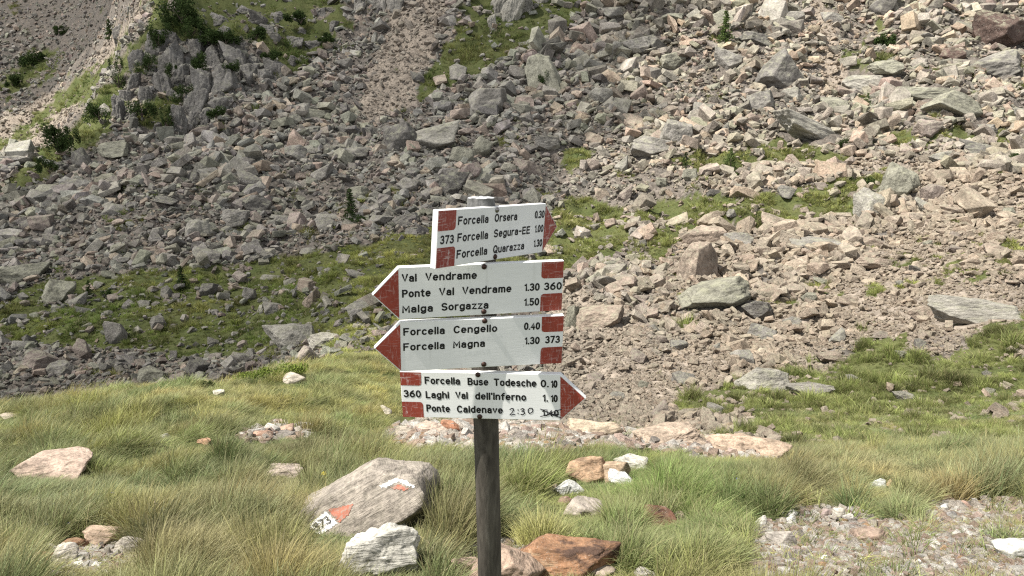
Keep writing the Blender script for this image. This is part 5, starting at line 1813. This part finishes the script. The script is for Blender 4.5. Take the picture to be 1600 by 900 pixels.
def prism(poly, y0, y1, bev=0.0015):
    """a flat plate with softened front and back edges; outline in x, z"""
    n = len(poly)
    cx, cz = sum(p[0] for p in poly) / n, sum(p[1] for p in poly) / n
    def inset(b):
        q = []
        for x, z in poly:
            dx, dz = cx - x, cz - z
            q.append((x + math.copysign(min(b, abs(dx)), dx), z + math.copysign(min(b, abs(dz)), dz)))
        return q
    rings = [(inset(bev), y0), (poly, y0 + bev), (poly, y1 - bev), (inset(bev), y1)]
    V = [(x, y, z) for r, y in rings for x, z in r]
    F = [tuple(range(n)), tuple(range(4 * n - 1, 3 * n - 1, -1))]
    for k in range(3):
        F += [(k * n + (i + 1) % n, k * n + i, (k + 1) * n + i, (k + 1) * n + (i + 1) % n) for i in range(n)]
    return V, F


def flat(poly, y):
    return [(x, y, z) for x, z in poly], [tuple(range(len(poly)))]


for b, (c, yaw, roll, side, L, tip, patches, screws, wear) in BOARDS.items():
    h = 0.075
    if side > 0:
        outline = [(-L / 2, -h), (L / 2, -h), (L / 2 + tip, 0), (L / 2, h), (-L / 2, h)]
    else:
        outline = [(-L / 2, h), (-L / 2 - tip, 0), (-L / 2, -h), (L / 2, -h), (L / 2, h)]
    V, F = prism(outline, 0.0, 0.020)
    bo = link('sign_board', mesh_np('sign_board', np.array(V), F), M_BOARD, sign)
    bo['label'] = BLAB[b]
    R = Matrix.Rotation(LEAN, 4, 'X') @ Matrix.Rotation(yaw, 4, 'Z') @ Matrix.Rotation(roll, 4, 'Y')
    M = Matrix.Translation(Vector(c) - SB) @ R
    bo.location, bo.rotation_euler = M.to_translation(), M.to_euler()
    # red arrow tip, its point and slopes a little inside the edge
    s = side
    e = 0.0025
    V, F = flat([(s * L / 2, -h + 0.004), (s * (L / 2 + tip - e * 1.5), 0), (s * L / 2, h - 0.006)], -0.0006)
    if s < 0:
        F = [F[0][::-1]]
    o = link('arrow_tip', mesh_np('arrow_tip', np.array(V), F), M_RED, bo)
    o.color = (wear * 0.9,) * 3 + (1,)
    for x0, x1, z0, z1, sx, sz in patches:
        r, p = 0.010, []
        for (qx, qz, a0) in ((x0, z0, 180), (x1, z0, 270), (x1, z1, 0), (x0, z1, 90)):
            rounded = (qx == (x1 if sx == 'r' else x0)) and (qz == (z0 if sz == 'b' else z1))
            if rounded:
                ox, oz = qx + (r if qx == x0 else -r), qz + (r if qz == z0 else -r)
                p += [(ox + r * math.cos(math.radians(a0 + 90 * k / 8)), oz + r * math.sin(math.radians(a0 + 90 * k / 8))) for k in range(9)]
            else:
                p.append((qx, qz))
        V, F = flat(p, -0.0006)
        o = link('red_patch', mesh_np('red_patch', np.array(V), F), M_RED, bo)
        o.color = (wear,) * 3 + (1,)
    V, F = [], []
    for w, x0, z0, x1, z1 in TEXT[b]:
        write(V, F, w, x0, z0, x1, z1, 0.0233 if b != 4 else 0.0242, -0.0008)
    if b == 4:
        write(V, F, '1.40', 0.1850, -0.0610, 0.2340, -0.0605, 0.0215, -0.0008)
    link('lettering', mesh_np('lettering', np.array(V), F), M_INK, bo)
    if b == 4:
        V, F = [], []
        W = 0.0031
        ribbon(V, F, [(0.0885, -0.0420), (0.0930, -0.0378), (0.0985, -0.0385), (0.0995, -0.0430), (0.0950, -0.0510), (0.0880, -0.0590), (0.0930, -0.0592), (0.1030, -0.0575)], W, -0.0009)
        ribbon(V, F, [(0.1130, -0.0420), (0.1132, -0.0430)], W * 1.1, -0.0009)
        ribbon(V, F, [(0.1125, -0.0530), (0.1127, -0.0540)], W * 1.1, -0.0009)
        ribbon(V, F, [(0.1215, -0.0400), (0.1270, -0.0372), (0.1310, -0.0400), (0.1270, -0.0455), (0.1240, -0.0462)], W, -0.0009)
        ribbon(V, F, [(0.1240, -0.0462), (0.1300, -0.0470), (0.1325, -0.0520), (0.1280, -0.0575), (0.1215, -0.0570)], W, -0.00095)
        ribbon(V, F, [(0.1490, -0.0355), (0.1435, -0.0400), (0.1430, -0.0480), (0.1470, -0.0530), (0.1540, -0.0500), (0.1575, -0.0420), (0.1550, -0.0362), (0.1490, -0.0355)], W, -0.0009)
        o = link('handwriting', mesh_np('handwriting', np.array(V), F), M_MARKER, bo)
        o['label'] = 'handwritten new time 2:30'
        V, F = [], []
        ribbon(V, F, [(0.1790, -0.0375), (0.1900, -0.0420), (0.2050, -0.0500), (0.2200, -0.0580), (0.2385, -0.0640)], 0.0026, -0.0010)
        ribbon(V, F, [(0.1800, -0.0620), (0.1950, -0.0580), (0.2100, -0.0500), (0.2250, -0.0430), (0.2420, -0.0370)], 0.0026, -0.00105)
        ribbon(V, F, [(0.1850, -0.0400), (0.1990, -0.0400), (0.2010, -0.0600), (0.2110, -0.0450), (0.2140, -0.0620), (0.2250, -0.0480), (0.2280, -0.0600)], 0.0024, -0.0011)
        ribbon(V, F, [(0.1900, -0.0590), (0.2060, -0.0540), (0.2200, -0.0545), (0.2340, -0.0540)], 0.0030, -0.00115)
        o = link('scribble', mesh_np('scribble', np.array(V), F), M_MARKER, bo)
        o['label'] = 'black scribble crossing out the old time 1.40'
    for i, (sx, sz) in enumerate(screws):
        V, F = [(sx, -0.0062, sz)], []
        rings = ((0.0030, -0.0058), (0.0058, -0.0042), (0.0078, -0.0016), (0.0080, 0.001))
        for r, y in rings:
            V += [(sx + r * math.cos(k / 12 * 6.2832), y, sz + r * math.sin(k / 12 * 6.2832)) for k in range(12)]
        F += [(0, 1 + k, 1 + (k + 1) % 12) for k in range(12)]
        for q in range(3):
            F += [(1 + q * 12 + k, 1 + q * 12 + 12 + k, 1 + q * 12 + 12 + (k + 1) % 12, 1 + q * 12 + (k + 1) % 12) for k in range(12)]
        o = link('screw', mesh_np('screw', np.array(V), F, True), M_STEEL if (b == 1 and i == 0) else M_SCREW, bo)
        if b == 1 and i == 0:
            o['label'] = 'shiny steel screw head'
